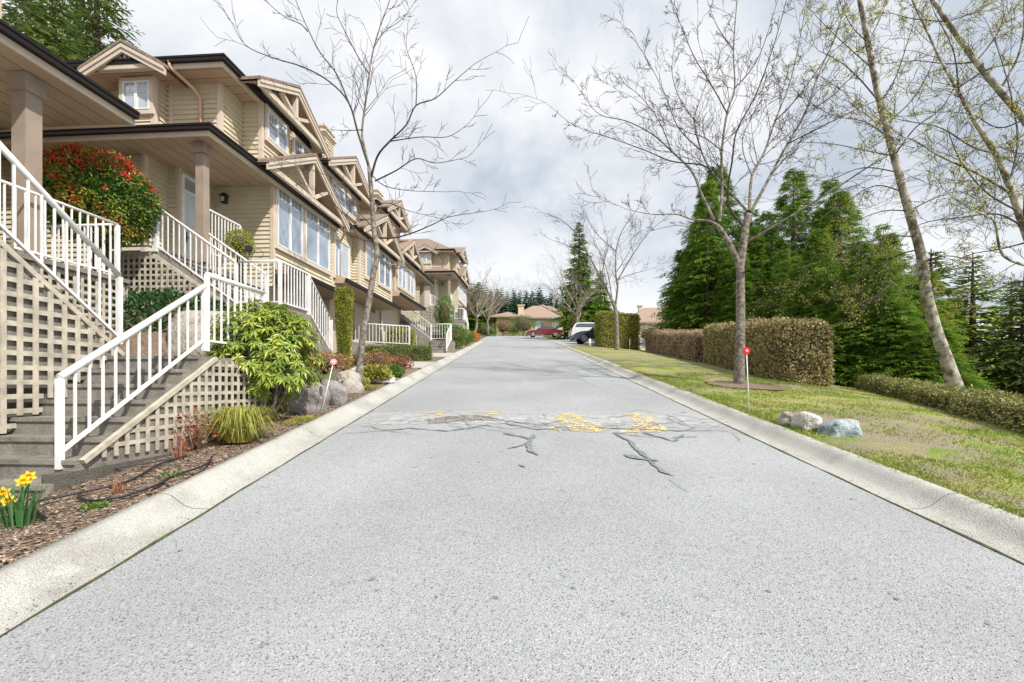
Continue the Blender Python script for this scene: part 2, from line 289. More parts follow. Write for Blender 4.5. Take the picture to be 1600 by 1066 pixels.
M['headlight'] = mat('clear_head_lamp', (.7,.7,.68), .1, .05)
M['pink'] = mat('pink_plastic', (.80,.45,.50), .4, .05)
M['navy'] = mat('dark_purple_metal', (.03,.025,.05), .4, .1)
M['stone_post'] = mat('pale_marker', (.6,.6,.58), .7, .1)
# ---------------------------------------------------------------- ground
SL = .129
XL, XR = -2.62, 3.42            # asphalt edges
def edge_t(X): return smooth((3.0-abs(X-.4))/.7)
def hump(Y): return .085*math.cos((Y-7.55)/.85*PI/2)**2 if abs(Y-7.55) < .85 else 0
def road_z(Y):
    if Y < 80: return SL*Y
    return SL*80+.07*(Y-80)
def KXL(Y): return XL if Y < 40 else XL-.012*(Y-40)**2
def G(X, Y):
    z = road_z(Y)
    if X > 3.87:
        d = X-3.87; return z+.13-.0115*min(d, 12)**2-(.28*(d-12) if d > 12 else 0)*(1 if Y < 60 else max(0, 1-(Y-60)/60))*.8
    if X < -3.07:
        d = -3.07-X; A = (1.75*(1-smooth((Y-10.2)/2.2))+.30*smooth((Y-10.2)/2.2))*smooth((Y-6.6)/1.5)
        z += .13+A*smooth((d-.7)/2.6)
        if d > 9: z += .34*(d-9)
        return z
    return z
def sheet(name, m, xs, ys, fn, off=0., rnd=0):
    mb = MB(); nx = len(xs)
    for y in ys:
        for x in xs: mb.v.append((x, y, fn(x, y)+off+(rnd*noise.noise(V(x*2.2, y*2.2, 1)) if rnd else 0)))
    for j in range(len(ys)-1):
        for i in range(nx-1): mb.f.append((j*nx+i, j*nx+i+1, (j+1)*nx+i+1, (j+1)*nx+i)); mb.sm.append(True)
    return struct(name, mb, m)
def rng_(a, b, st):
    n = max(1, round((b-a)/st)); return [a+(b-a)*i/n for i in range(n+1)]
ys_w = rng_(-14, 70, 1.5)+rng_(74, 420, 12)
def Gw(x, y): return G(x, y)-(.35 if -3.3 < x < 4.2 else .08)
sheet('terrain', M['hill'], [-320,-240,-180,-130,-90,-60]+rng_(-45, -3.6, 1.6)+rng_(-3.2, 4.0, 1.2)+rng_(4.4, 30, 1.6)+[36,45,60,90,130,180,240,320], ys_w, Gw)
sheet('road', M['asphalt'], rng_(XL-.02, XR+.02, .15), rng_(-4, 6.4, .5)+rng_(6.5, 8.7, .08)+rng_(9, 47, 1.5), lambda x, y: road_z(y)+hump(y)*edge_t(x)+.02*max(0, 1-((x-.4)/3.1)**2))
sheet('cross_road', M['asphalt'], rng_(-34, 16, 2.0), rng_(46.9, 66, 1.5), lambda x, y: road_z(y)+.004)
sheet('parking_area', M['asphalt'], rng_(3.9, 16, 1.0), rng_(33.2, 46.9, 1.4), lambda x, y: road_z(y)+.10)
sheet('lawn', M['lawn'], rng_(3.86, 15, .28), rng_(-3, 33.2, .35), G, .005, .03)
sheet('planting_bed', M['mulch'], rng_(-9.2, -3.06, .16), rng_(-3, 15.6, .18), G, .0, .05)
sheet('driveway', M['concrete'], rng_(-7.2, -3.06, .4), rng_(15.6, 18.3, .5), lambda x, y: SL*y+.14)
sheet('driveway', M['concrete'], rng_(-7.2, -3.06, .4), rng_(21.0, 24.2, .5), lambda x, y: SL*y+.14)
sheet('planting_bed', M['mulch'], rng_(-7.2, -3.06, .4), rng_(18.3, 21.0, .5), lambda x, y: SL*y+.15)
sheet('planting_bed', M['mulch'], rng_(-7.2, -3.06, .4), rng_(24.2, 46, 1.), lambda x, y: SL*y+.15)
sheet('grass_verge', M['brightgrass'], rng_(-36, 16, 2), rng_(66, 74, 1), lambda x, y: road_z(y)+.06)
def kerb(xe, sgn, y0, y1, edge=None):
    mb = MB(); prof = [(0, .003), (.14, .006), (.22, .03), (.29, .085), (.34, .12), (.38, .135), (.46, .14), (.47, .06)]
    ys = rng_(y0, y1, .25 if y1 < 40 else .5); n = len(prof)
    for y in ys:
        e = edge(y) if edge else xe
        w = .006*noise.noise(V(y*1.3, sgn, 0))
        for (dx, dz) in prof: mb.v.append((e+sgn*(dx+w), y, road_z(y)+dz+.004*noise.noise(V(y*3, dx*9, 5))))
    for j in range(len(ys)-1):
        for i in range(n-1):
            f = (j*n+i, j*n+i+1, (j+1)*n+i+1, (j+1)*n+i); mb.f.append(f if sgn > 0 else f[::-1]); mb.sm.append(True)
    return struct('kerb', mb, M['kerb'])
kerb(XR, 1, -4, 47); kerb(XL, -1, -4, 40); 
kerb(XL, -1, 40, 52, KXL)
sheet('cross_road', M['asphalt'], rng_(-5.5, XL-.02, .6), rng_(40, 46.9, 1), lambda x, y: road_z(y)+.0015)
# kerb joints, gap line with moss
mb = MB()
for k in range(60):
    y = -2.1+k*.85*1.0
for y in rng_(-1.2, 40, 2.55):
    for e, s in ((XR, 1), (XL, -1)):
        prof = [(0, .003), (.14, .006), (.22, .03), (.29, .085), (.34, .12), (.38, .135), (.46, .14)]
        for (a, za), (b, zb) in zip(prof, prof[1:]):
            mb.quad(V(e+s*a, y-.003, road_z(y)+za+.005), V(e+s*b, y-.003, road_z(y)+zb+.005), V(e+s*b, y+.003, road_z(y)+zb+.005), V(e+s*a, y+.003, road_z(y)+za+.005))
struct('kerb_joint', mb, M['sealant'])
rn = random.Random(3); mb = MB()
for e in (XL, XR):
    pts = []
    for y in rng_(-3, 46 if e > 0 else 39.5, .12):
        w = .010+.009*noise.noise(V(y*2.1, e, 0))+rn.uniform(-.003, .004); c = e+.012*noise.noise(V(y*1.7, e*3, 4)); pts.append((c-w, c+w, y))
    for a, b in zip(pts, pts[1:]):
        za = road_z(a[2])+.008; zb = road_z(b[2])+.008
        mb.quad(V(a[0], a[2], za), V(a[1], a[2], za), V(b[1], b[2], zb), V(b[0], b[2], zb))
struct('gutter_gap', mb, M['moss'])
# markings, sealant and cracks on the speed hump, given as photo points dropped on the road surface
def drop(x, y):
    Y = 1138/(y-508)
    for _ in range(12):
        z = road_z(Y)+hump(Y)+.02; Y = (EYE-z)*FP/(y-HZ) if abs(y-HZ) > 1 else Y
        if abs(y-HZ) > 1: Y = max(2, min(60, Y))
        # relaxed fixed point on the plane equation
        Y = (EYE-hump(Y)-.02)/((y-HZ)/FP+SL)
    return V((x-800)/FP*Y, Y, road_z(Y)+hump(Y)+.022)
def clampz(p, dz): return V(p.x, p.y, road_z(p.y)+hump(p.y)*edge_t(p.x)+.02*max(0, 1-((p.x-.4)/3.1)**2)+dz)
def strip(mb, pts, w, dz, seed=0):
    P = [drop(*p) for p in pts]; Q = []
    for a, b in zip(P, P[1:]):
        k = max(2, int((b-a).length/.05))
        Q += [a.lerp(b, i/k) for i in range(k)]
    Q.append(P[-1]); n = len(Q); prev = None
    for i, q in enumerate(Q):
        d = Q[min(i+1, n-1)]-Q[max(i-1, 0)]; s = V(-d.y, d.x, 0); s = s.normalized() if s.length > 1e-6 else V(0,1,0)
        t = i/(n-1); ww = w*(.55+1.9*abs(noise.noise(V(i*.22, seed, 0)))+.5*abs(noise.noise(V(i*.8, seed, 3))))*min(1, .25+t*8, .2+(1-t)*5)
        q = q+s*(.03*noise.noise(V(i*.28, seed+7, 0))+.015*noise.noise(V(i*.9, seed, 9)))
        c = (clampz(q-s*ww/2, dz), clampz(q+s*ww/2, dz))
        if prev: mb.quad(prev[0], c[0], c[1], prev[1])
        prev = c
def patch(mb, pts, dz, seed=0, jag=.05, sub=6):
    P = [drop(*p) for p in pts]; Q = []
    for a, b in zip(P, P[1:]+P[:1]):
        for i in range(sub):
            q = a.lerp(b, i/sub); q = q+V(noise.noise(q*9+V(seed,0,0)), noise.noise(q*9+V(0,seed,0)), 0)*jag; Q.append(clampz(q, dz))
    c = sum(Q, V(0,0,0))/len(Q); c = clampz(c, dz); k = len(mb.v); mb.v += [tuple(c)]+[tuple(q) for q in Q]; n = len(Q)
    for i in range(n): mb.f.append((k, k+1+i, k+1+(i+1)%n)); mb.sm.append(False)
# a band of worn, rough asphalt on the hump
def band(name, m, y0, y1, dz, x0=XL+.05, x1=XR-.05, amp=.06, seed=1):
    mb = MB(); xs = rng_(x0, x1, .06); rows = rng_(0, 1, .1); n = len(xs)
    for r in rows:
        for x in xs:
            a = y0+amp*noise.noise(V(x*2.3, seed, 0))+amp*.6*noise.noise(V(x*9, seed, 4)); b = y1+amp*noise.noise(V(x*1.9, seed+9, 0))
            mb.v.append(tuple(clampz(V(x, a+(b-a)*r, 0), dz)))
    for j in range(len(rows)-1):
        for i in range(n-1): mb.f.append((j*n+i, j*n+i+1, (j+1)*n+i+1, (j+1)*n+i)); mb.sm.append(True)
    return struct(name, mb, m)
band('hump_surface', M['rough_patch'], 7.12, 8.34, .003, amp=.10)
M['yellowf'] = M['yellow']
def flakes(mb, pts, dz, keep=.5, cell=.009, seed=0):
    P = [drop(*p) for p in pts]; rn = random.Random(seed); x0, x1 = min(p.x for p in P)-.05, max(p.x for p in P)+.05; y0, y1 = min(p.y for p in P)-.05, max(p.y for p in P)+.05
    def inside(x, y):
        c = False; n = len(P)
        for i in range(n):
            a, b = P[i], P[(i+1) % n]
            if (a.y > y) != (b.y > y) and x < (b.x-a.x)*(y-a.y)/(b.y-a.y)+a.x: c = not c
        return c
    y = y0
    while y < y1:
        x = x0
        while x < x1:
            q = V(x, y, 0); jx = noise.noise(q*6+V(seed,0,0))*.06; jy = noise.noise(q*6+V(0,seed,0))*.06
            if inside(x+jx, y+jy) and noise.noise(q*7)*.75+noise.noise(q*26)*.7+rn.uniform(-.35,.35) > .5-keep:
                a = [clampz(V(x+dx*cell*rn.uniform(.45,.62), y+dy*cell*1.6*rn.uniform(.45,.62), 0), dz) for dx, dy in ((-1,-1),(1,-1),(1,1),(-1,1))]; mb.quad(*a)
            x += cell
        y += cell*1.6
mb = MB(); flakes(mb, [(648,643),(701,643),(690,650),(672,652)], .009, .50, seed=1); flakes(mb, [(735,643),(787,643),(776,650),(757,652)], .009, .50, seed=2)
flakes(mb, [(872,652),(898,651),(918,665),(956,671),(935,677),(890,672),(868,662)], .010, .48, seed=3); flakes(mb, [(970,653),(996,653),(1024,663),(1048,675),(958,677),(982,670),(990,664)], .010, .50, seed=4)
flakes(mb, [(850,671),(880,667),(876,678),(852,680)], .010, .25, seed=5)
mb0 = mb; mb = MB(); patch(mb, [(648,643),(701,643),(690,650),(672,652)], .009, 1, .03); patch(mb, [(735,643),(787,643),(776,650),(757,652)], .009, 2, .03)
patch(mb, [(882,654),(896,654),(912,668),(948,672),(920,675),(896,668),(874,664)], .010, 3, .05); patch(mb, [(978,656),(992,656),(1018,664),(1040,675),(966,675),(1000,668)], .010, 4, .05)
patch(mb, [(852,672),(872,670),(868,677),(856,678)], .010, 5, .05)
struct('road_marking', mb0, M['yellow'])
mb = MB()
patch(mb, [(660,662),(700,659),(760,658),(786,664),(740,663),(700,665),(668,666)], .006, 6, .05)
struct('broken_asphalt', mb, M['gravel'])
mb = MB()
for i, (pts, w) in enumerate([([(785,678),(820,684),(832,690)],.035), ([(792,702),(815,697),(826,692)],.035), ([(833,680),(826,695),(828,705),(842,712)],.075),
        ([(958,677),(985,690),(994,703),(1018,720)],.06), ([(975,711),(1000,718),(1030,721)],.075), ([(1015,721),(1035,738),(1055,745)],.05), ([(955,676),(1000,682),(1046,684)],.02),
        ([(1002,676),(1035,684),(1052,690)],.05), ([(1052,690),(1070,678)],.04), ([(1048,684),(1092,682)],.03), ([(530,677),(590,673),(640,670),(700,674),(760,668),(800,672)],.024), ([(690,660),(740,657),(790,664),(850,668),(900,671)],.020), ([(800,672),(845,668),(905,660),(950,662)],.012), ([(1000,640),(1040,648),(1060,662),(1090,672)],.012), ([(1120,671),(1145,676),(1160,690)],.010), ([(700,640),(720,650),(735,662)],.008),
        ([(810,727),(822,731)],.03), ([(1044,748),(1060,760),(1078,770)],.008), ([(788,666),(840,672),(880,670)],.03), ([(900,669),(980,671),(1060,673),(1128,672)],.032),
        ([(1060,650),(1040,660),(1070,668),(1120,671)],.012), ([(545,664),(620,663),(665,665)],.012), ([(780,657),(850,655),(852,662)],.01), ([(1010,630),(960,618),(900,590)],.008), ([(930,650),(1000,640),(1080,650),(1135,668)],.01)]):
    strip(mb, pts, w, .013, i*3)
rn = random.Random(47)
for (x0, y0, k) in ((690,664,5),(760,668,5),(850,668,6),(950,664,6),(1020,668,6),(1080,668,6),(1105,660,4),(600,668,4),(1070,655,4)):
    for _ in range(k):                                           # hair cracks along the broken lip of the hump
        x, y = x0+rn.uniform(-35, 35), y0+rn.uniform(-5, 5); pts = [(x, y)]
        for _ in range(4): x += rn.uniform(4, 20); y = min(690, max(652, y+rn.uniform(-3.5, 3.5))); pts.append((x, y))
        strip(mb, pts, rn.uniform(.006, .012), .014, rn.uniform(0, 90))
for _ in range(110):                                             # small dark pits in the wearing course
    Y = 2.4+11*rn.random()**1.2; X = rn.uniform(XL+.2, XR-.2); r = rn.uniform(.006, .018); c = V(X, Y, 0); n = 7; ph = rn.random(); k = len(mb.v)
    mb.v += [tuple(clampz(c+V(math.cos(2*PI*i/n)*r*rn.uniform(.5, 1.6), math.sin(2*PI*i/n)*r*rn.uniform(.5, 1.3), 0), .004)) for i in range(n)]; mb.f.append(tuple(range(k, k+n))); mb.sm.append(False)
struct('road_crack', mb, M['sealant'])
# grass blades on the near lawn, bark chips on the near bed
def blades():
    rn = random.Random(11); mb = MB()
    for _ in range(130000):
        Y = 2.4+12*rn.random()**1.5; X = 3.88+rn.random()**1.2*(6.5+Y*.25)
        if noise.noise(V(X*.8+3, Y*.8, 2)) < (-.22 if X < 4.6 else .09)+rn.uniform(-.35, .22): continue
        z = G(X, Y)+.03*noise.noise(V(X*2.2, Y*2.2, 1)); h = rn.uniform(.012, .035)*(1+.03*Y); a = rn.uniform(0, PI); w = .004+.0008*Y
        d = V(math.cos(a), math.sin(a), 0)*w; t = V(rn.uniform(-1, 1), rn.uniform(-1, 1), 0)*h*.8
        p = V(X, Y, z); mb.tri(p-d, p+d, p+t+V(0,0,h))
    for _ in range(9000):
        Y = 2.2+14*rn.random()**1.4; X = 3.84+abs(rn.gauss(0,.05)); z = max(G(X, Y), road_z(Y)+.125); h = rn.uniform(.015, .05)*(1+.02*Y); a = rn.uniform(0, PI); w = .004+.0007*Y
        if noise.noise(V(1, Y*1.6, 0)) < rn.uniform(-.5, .3): continue
        d = V(math.cos(a), math.sin(a), 0)*w; p = V(X, Y, z-.01); mb.tri(p-d, p+d, p+V(rn.uniform(-1.6,.5)*h, rn.uniform(-1,1)*h, h*.8))
    o = mb.build('lawn_grass', M['grass']); o['kind'] = 'stuff'; tag(o, 'short patchy green and straw grass on the verge right of the kerb', 'grass')
    mb = MB()
    for _ in range(38000):
        Y = 2.4+9*rn.random()**1.4; X = -3.08-rn.random()*2.2
        z = G(X, Y)+.05*noise.noise(V(X*2.2, Y*2.2, 1))+.006; a = rn.uniform(0, PI); L = rn.uniform(.005, .021); w = L*rn.uniform(.2, .5)
        d = V(math.cos(a), math.sin(a), rn.uniform(-.3, .3))*L; s = V(-math.sin(a), math.cos(a), rn.uniform(-.4, .4))*w; p = V(X, Y, z)
        mb.quad(p-d-s, p+d-s, p+d+s, p-d+s)
    o = mb.build('bark_mulch', M['chips']); o['kind'] = 'stuff'; tag(o, 'brown bark chips covering the planting bed beside the left kerb', 'mulch')
blades()
def litter():
    rn = random.Random(19); mb = MB()
    for _ in range(1500):
        s = rn.random() < .5; Y = 2.2+14*rn.random()**1.3; off = abs(rn.gauss(0,.09)); X = XL-.02-off if s else XR+.02+off
        if rn.random() < .25: X = rn.uniform(XL, XR)
        z = (road_z(Y)+.012+max(0, off-.2)*.5) if not (XL < X < XR) else clampz(V(X, Y, 0), .006).z; a = rn.uniform(0, PI); L = rn.uniform(.003, .010); w = L*.5; d = V(math.cos(a), math.sin(a), 0)*L; s_ = V(-math.sin(a), math.cos(a), .1)*w; p = V(X, Y, z)
        mb.quad(p-d, p+s_, p+d, p-s_)
    o = mb.build('gutter_litter', M['litter']); o['kind'] = 'stuff'; tag(o, 'tiny dark grit and leaf scraps lying in the gutters and on the road', 'litter')
litter()
# ---------------------------------------------------------------- the townhouse row: frame (a along the facades, b towards the road, z up)
NN = math.sqrt(1+.07*.07); U = V(.07, 1, 0)/NN; NO = V(1, -.07, 0)/NN; ORG = V(-7.2, 0, 0); Z3 = V(0,0,1)
def W(a, b, z): return ORG+U*(a*NN)+NO*b+Z3*z
def siding(mb, A, B, z0, z1, e=.115, lip=.030, clip=None):
    """lap boards between ground points A and B; outward side is to the right of A->B"""
    t = (B-A); t.z = 0; Lg = t.length; t.normalize(); n = V(t.y, -t.x, 0); A0 = V(A.x, A.y, 0); k = max(1, round((z1-z0)/e)); e = (z1-z0)/k
    for i in range(k):
        z = z0+i*e; s0, s1 = (0, Lg) if clip is None else clip(z+e*.5, Lg)
        if s1-s0 < .05: continue
        a = A0+t*s0; b = A0+t*s1
        mb.quad(a+n*lip+Z3*z, b+n*lip+Z3*z, b+Z3*(z+e), a+Z3*(z+e))
        mb.quad(a+Z3*z, b+Z3*z, b+n*lip+Z3*z, a+n*lip+Z3*z)
def window(house, A, t, n, z0, w, h, cols=2, grid=(2, 2), blind=(), arch=False, trim=.09):
    """window on a wall: A = lower corner point on the wall plane, t along, n outward"""
    A = V(A.x, A.y, 0)+n*.029
    mb = MB(); q = trim
    mb.ob(A, t, n, -q, w+q, 0, .035, z0-q, z0); mb.ob(A, t, n, -q, 0, 0, .035, z0, z0+h); mb.ob(A, t, n, w, w+q, 0, .035, z0, z0+h)
    if not arch: mb.ob(A, t, n, -q, w+q, 0, .035, z0+h, z0+h+q)
    mb.ob(A, t, n, -q-.02, w+q+.02, 0, .06, z0-q-.03, z0-q)
    if arch:
        K = 12
        for i in range(K):
            a0, a1 = PI*i/K, PI*(i+1)/K; c = A+t*(w/2)+Z3*(z0+h)
            P = [c+t*(-math.cos(a)*(w/2+o))+Z3*(math.sin(a)*(w*.28+o))+n*d for a in (a0, a1) for o in (0, q) for d in (0, .035)]
            mb.add(P, [(1,5,7,3), (0,2,6,4), (2,3,7,6), (0,4,5,1)])
    wdw = mb.build('window', M['trim'], house)
    mb = MB(); f = .035; cw = w/cols
    for c in range(cols):
        s0, s1 = c*cw, (c+1)*cw
        for (x0, x1, y0, y1) in ((s0, s0+f, 0, h), (s1-f, s1, 0, h), (s0+f, s1-f, 0, f), (s0+f, s1-f, h-f, h)):
            mb.ob(A, t, n, x0, x1, .003, .045, z0+y0, z0+y1)
    if arch:
        K = 12
        for i in range(K):
            a0, a1 = PI*i/K, PI*(i+1)/K; c = A+t*(w/2)+Z3*(z0+h)
            P = [c+t*(-math.cos(a)*(w/2-o))+Z3*(math.sin(a)*(w*.28-o))+n*d for a in (a0, a1) for o in (f, 0) for d in (.003, .045)]
            mb.add(P, [(1,5,7,3), (0,2,6,4), (2,3,7,6), (0,4,5,1)])
        mb.ob(A, t, n, w/2-f*.7, w/2+f*.7, .003, .044, z0+h, z0+h+w*.27)
    mb.build('sash', M['white'], wdw)
    for c in range(cols):
        mb = MB(); s0, s1 = c*cw+f, (c+1)*cw-f
        mb.ob(A, t, n, s0, s1, .002, .016, z0+f, z0+h-f); mb.build('pane', M['blind'] if c in blind else M['glass'], wdw)
        if grid and c < 4:
            gh = min(h*.32, .34); mb = MB()
            for gx in range(1, grid[0]+1):
                if gx <= grid[0]-1: xx = s0+(s1-s0)*gx/grid[0]; mb.ob(A, t, n, xx-.007, xx+.007, .017, .024, z0+h-f-gh, z0+h-f)
            mb.ob(A, t, n, s0, s1, .018, .025, z0+h-f-gh-.007, z0+h-f-gh+.007)
            mb.build('glazing_bar', M['white'], wdw)
    if arch:
        mb = MB(); K = 12; c = A+t*(w/2)+Z3*(z0+h)+n*.012
        pts = [c+t*(-math.cos(PI*i/K)*(w/2-f))+Z3*(math.sin(PI*i/K)*(w*.28-f)) for i in range(K+1)]
        mb.add([c]+pts, [(0, i+2, i+1) for i in range(K)]); mb.build('arched_pane', M['glass'], wdw)
    return wdw
def corner_trim(mb, a, b, z0, z1, s=.10, pr=.032, da=0, db=0):
    """square corner board wrapped on the corner (a,b)"""
    p = W(a, b, 0); mb.ob(p, U, NO, -pr+da, s-pr+da, -s+pr+db, pr+db, z0, z1)
def eave(house, a0, a1, b0, b1, z, rise, inset, m=None, lines='b', gsides='af'):
    """hipped roof with soffit, fascia and gutter; z is the gutter top"""
    m = m or M['shingle']
    mb = MB(); o = [W(a0,b0,z),W(a1,b0,z),W(a1,b1,z),W(a0,b1,z)]; ia = min(inset, (a1-a0)/2-.01); ib = min(inset, (b1-b0)/2-.01)
    i_ = [W(a0+ia,b0+ib,z+rise),W(a1-ia,b0+ib,z+rise),W(a1-ia,b1-ib,z+rise),W(a0+ia,b1-ib,z+rise)]
    mb.add(o+i_, [(0,3,7,4),(3,2,6,7),(2,1,5,6),(1,0,4,5),(4,7,6,5)])
    roof = mb.build('roof', m, house)
    mb = MB(); s = z-.17
    mb.box8([W(a0+.02,b0+.02,s),W(a1-.02,b0+.02,s),W(a1-.02,b1-.02,s),W(a0+.02,b1-.02,s),W(a0+.02,b0+.02,s+.02),W(a1-.02,b0+.02,s+.02),W(a1-.02,b1-.02,s+.02),W(a0+.02,b1-.02,s+.02)])
    sf = mb.build('soffit', M['soffit'], house)
    mb = MB()                                                    # board joints
    if lines == 'b':
        for x in rng_(b0+.1, b1-.05, .30): mb.ob(W(a0+.05, x, 0), U, NO, 0, a1-a0-.1, -.005, .005, s-.003, s+.001)
    for x in rng_(a0+.1, a1-.05, .30) if lines == 'a' else []: mb.ob(W(x, b0+.05, 0), NO, U, 0, b1-b0-.1, -.005, .005, s-.003, s+.001)
    mb.build('soffit_joint', M['soffit_line'], sf)
    mb = MB(); th = .03
    mb.ob(W(a0, b0, 0), NO, U, 0, b1-b0, 0, th, z-.20, z-.005); mb.ob(W(a1, b0, 0), NO, U, 0, b1-b0, -th, 0, z-.20, z-.005)
    mb.ob(W(a0+th, b1, 0), U, NO, 0, a1-a0-2*th, -th, 0, z-.20, z-.005); mb.ob(W(a0+th, b0, 0), U, NO, 0, a1-a0-2*th, 0, th, z-.20, z-.005)
    mb.build('fascia', M['trim'], house)
    mb = MB()
    mb.ob(W(a0, b0, 0), NO, -U, 0, b1-b0+.09, .002, .09, z-.095, z+.015); mb.ob(W(a0, b1, 0), U, NO, .002, a1-a0, .002, .09, z-.095, z+.015)
    mb.ob(W(a0, b0, 0), NO, -U, 0, b1-b0+.10, .09, .105, z-.02, z+.022); mb.ob(W(a0, b1, 0), U, NO, -.09, a1-a0, .09, .105, z-.02, z+.022)
    mb.build('gutter', M['gutter'], roof)
    return roof
def gable(house, C, t, n, hw, rise, back, style='truss', z=0, m=None, bf=.62):
    """projecting gable: C centre of the foot line on the face plane, t along the face, n outward"""
    m = m or M['shingle']; C = V(C.x, C.y, 0); P = lambda s, d, zz: C+t*s+n*d+Z3*zz
    mb = MB(); th = .07
    for sg in (-1, 1):
        mb.box8([P(sg*(hw+.06), -bf, z-.03), P(sg*(hw+.06), .05, z-.03), P(0, .05, z+rise+.01), P(0, -back, z+rise+.01),
                 P(sg*(hw+.06), -bf, z-.03+th), P(sg*(hw+.06), .05, z-.03+th), P(0, .05, z+rise+.01+th), P(0, -back, z+rise+.01+th)])
    roof = mb.build('roof', m, house)
    part_label(roof, 'small gabled roof with exposed rake boards') if False else None
    mb = MB(); dz = .16
    for sg in (-1, 1):
        for (d0, d1, h0, h1) in ((-.03, .02, -.20, -.035), (.02, .045, -.10, -.02)):
            mb.box8([P(sg*(hw+.04), d0, z+h0-.0), P(sg*(hw+.04), d1, z+h0), P(0, d1, z+rise+h0), P(0, d0, z+rise+h0),
                     P(sg*(hw+.04), d0, z+h1), P(sg*(hw+.04), d1, z+h1), P(0, d1, z+rise+h1), P(0, d0, z+rise+h1)])
    mb.build('rake_board', M['trim'], roof)
    mb = MB()
    for sg in (-1, 1):
        mb.box8([P(sg*hw, -bf, z-.055), P(sg*hw, -.04, z-.055), P(0, -.04, z+rise-.02), P(0, -back, z+rise-.02),
                 P(sg*hw, -bf, z-.04), P(sg*hw, -.04, z-.04), P(0, -.04, z+rise-.005), P(0, -back, z+rise-.005)])
    mb.build('gable_soffit', M['soffit'], roof)
    mb = MB()
    if style == 'truss':
        mb.beam(P(-hw+.12, -.085, z-.02), P(hw-.12, -.085, z-.02), .09, .13)
        mb.beam(P(0, -.09, z+.045), P(0, -.09, z+rise-.2), .13, .10, up=t)
        for sg in (-1, 1): mb.beam(P(sg*.05, -.09, z+.06), P(sg*hw*.40, -.09, z+rise*.55-.13), .08, .11, up=n)
    else:
        mb.beam(P(-hw*.68, -.08, z+.09), P(hw*.68, -.08, z+.09), .07, .13)
        for ang in (-70, -40, 0, 40, 70):
            a = R(ang); L = rise*.42; o = P(0, -.075, z+.14)
            tip = lambda da, rr: o+t*(math.sin(a+da)*rr)+Z3*(math.cos(a+da)*rr)
            A_, B_ = tip(-.22, L), tip(.22, L); mb.add([o-n*.02, A_-n*.02, B_-n*.02, o+n*.02, A_+n*.02, B_+n*.02], [(3,4,5),(0,2,1),(0,1,4,3),(1,2,5,4),(2,0,3,5)])
        mb.beam(P(0, -.06, z+rise*.62), P(0, -.06, z+rise-.13), .05, .05, up=t)
    mb.build('truss', M['trim'], house)
    return roof
def chimney(house, a, b, w, z0, z1):
    mb = MB(); p = W(a, b, 0)
    for (x0, x1, y0, y1) in ((0,0,0,0),):
        pass
    c = [W(a, b, 0), W(a+w, b, 0), W(a+w, b-w, 0), W(a, b-w, 0)]
    mb.ob(p, U, NO, .012, w-.012, -w+.012, -.012, z0, z1)
    siding(mb, W(a, b-w, 0), W(a, b, 0), z0, z1); siding(mb, W(a, b, 0), W(a+w, b, 0), z0, z1); 
    ch = mb.build('chimney', M['siding'], house)
    mb = MB()
    for (o, za, zb) in ((.05, z1, z1+.08), (.10, z1+.08, z1+.16), (.02, z1+.16, z1+.30), (.07, z1+.30, z1+.37)): mb.ob(p, U, NO, -o, w+o, -w-o, o, za, zb)
    mb.build('chimney_cap', M['trim'], ch)
def tri_clip(L0, c, hw, zf, rise):
    def f(z, Lg):
        k = hw*(1-max(0, (z-zf))/rise); return (max(0, c-k), min(Lg, c+k))
    return f
GR = 'tan townhouses stepping up the left side of the road'
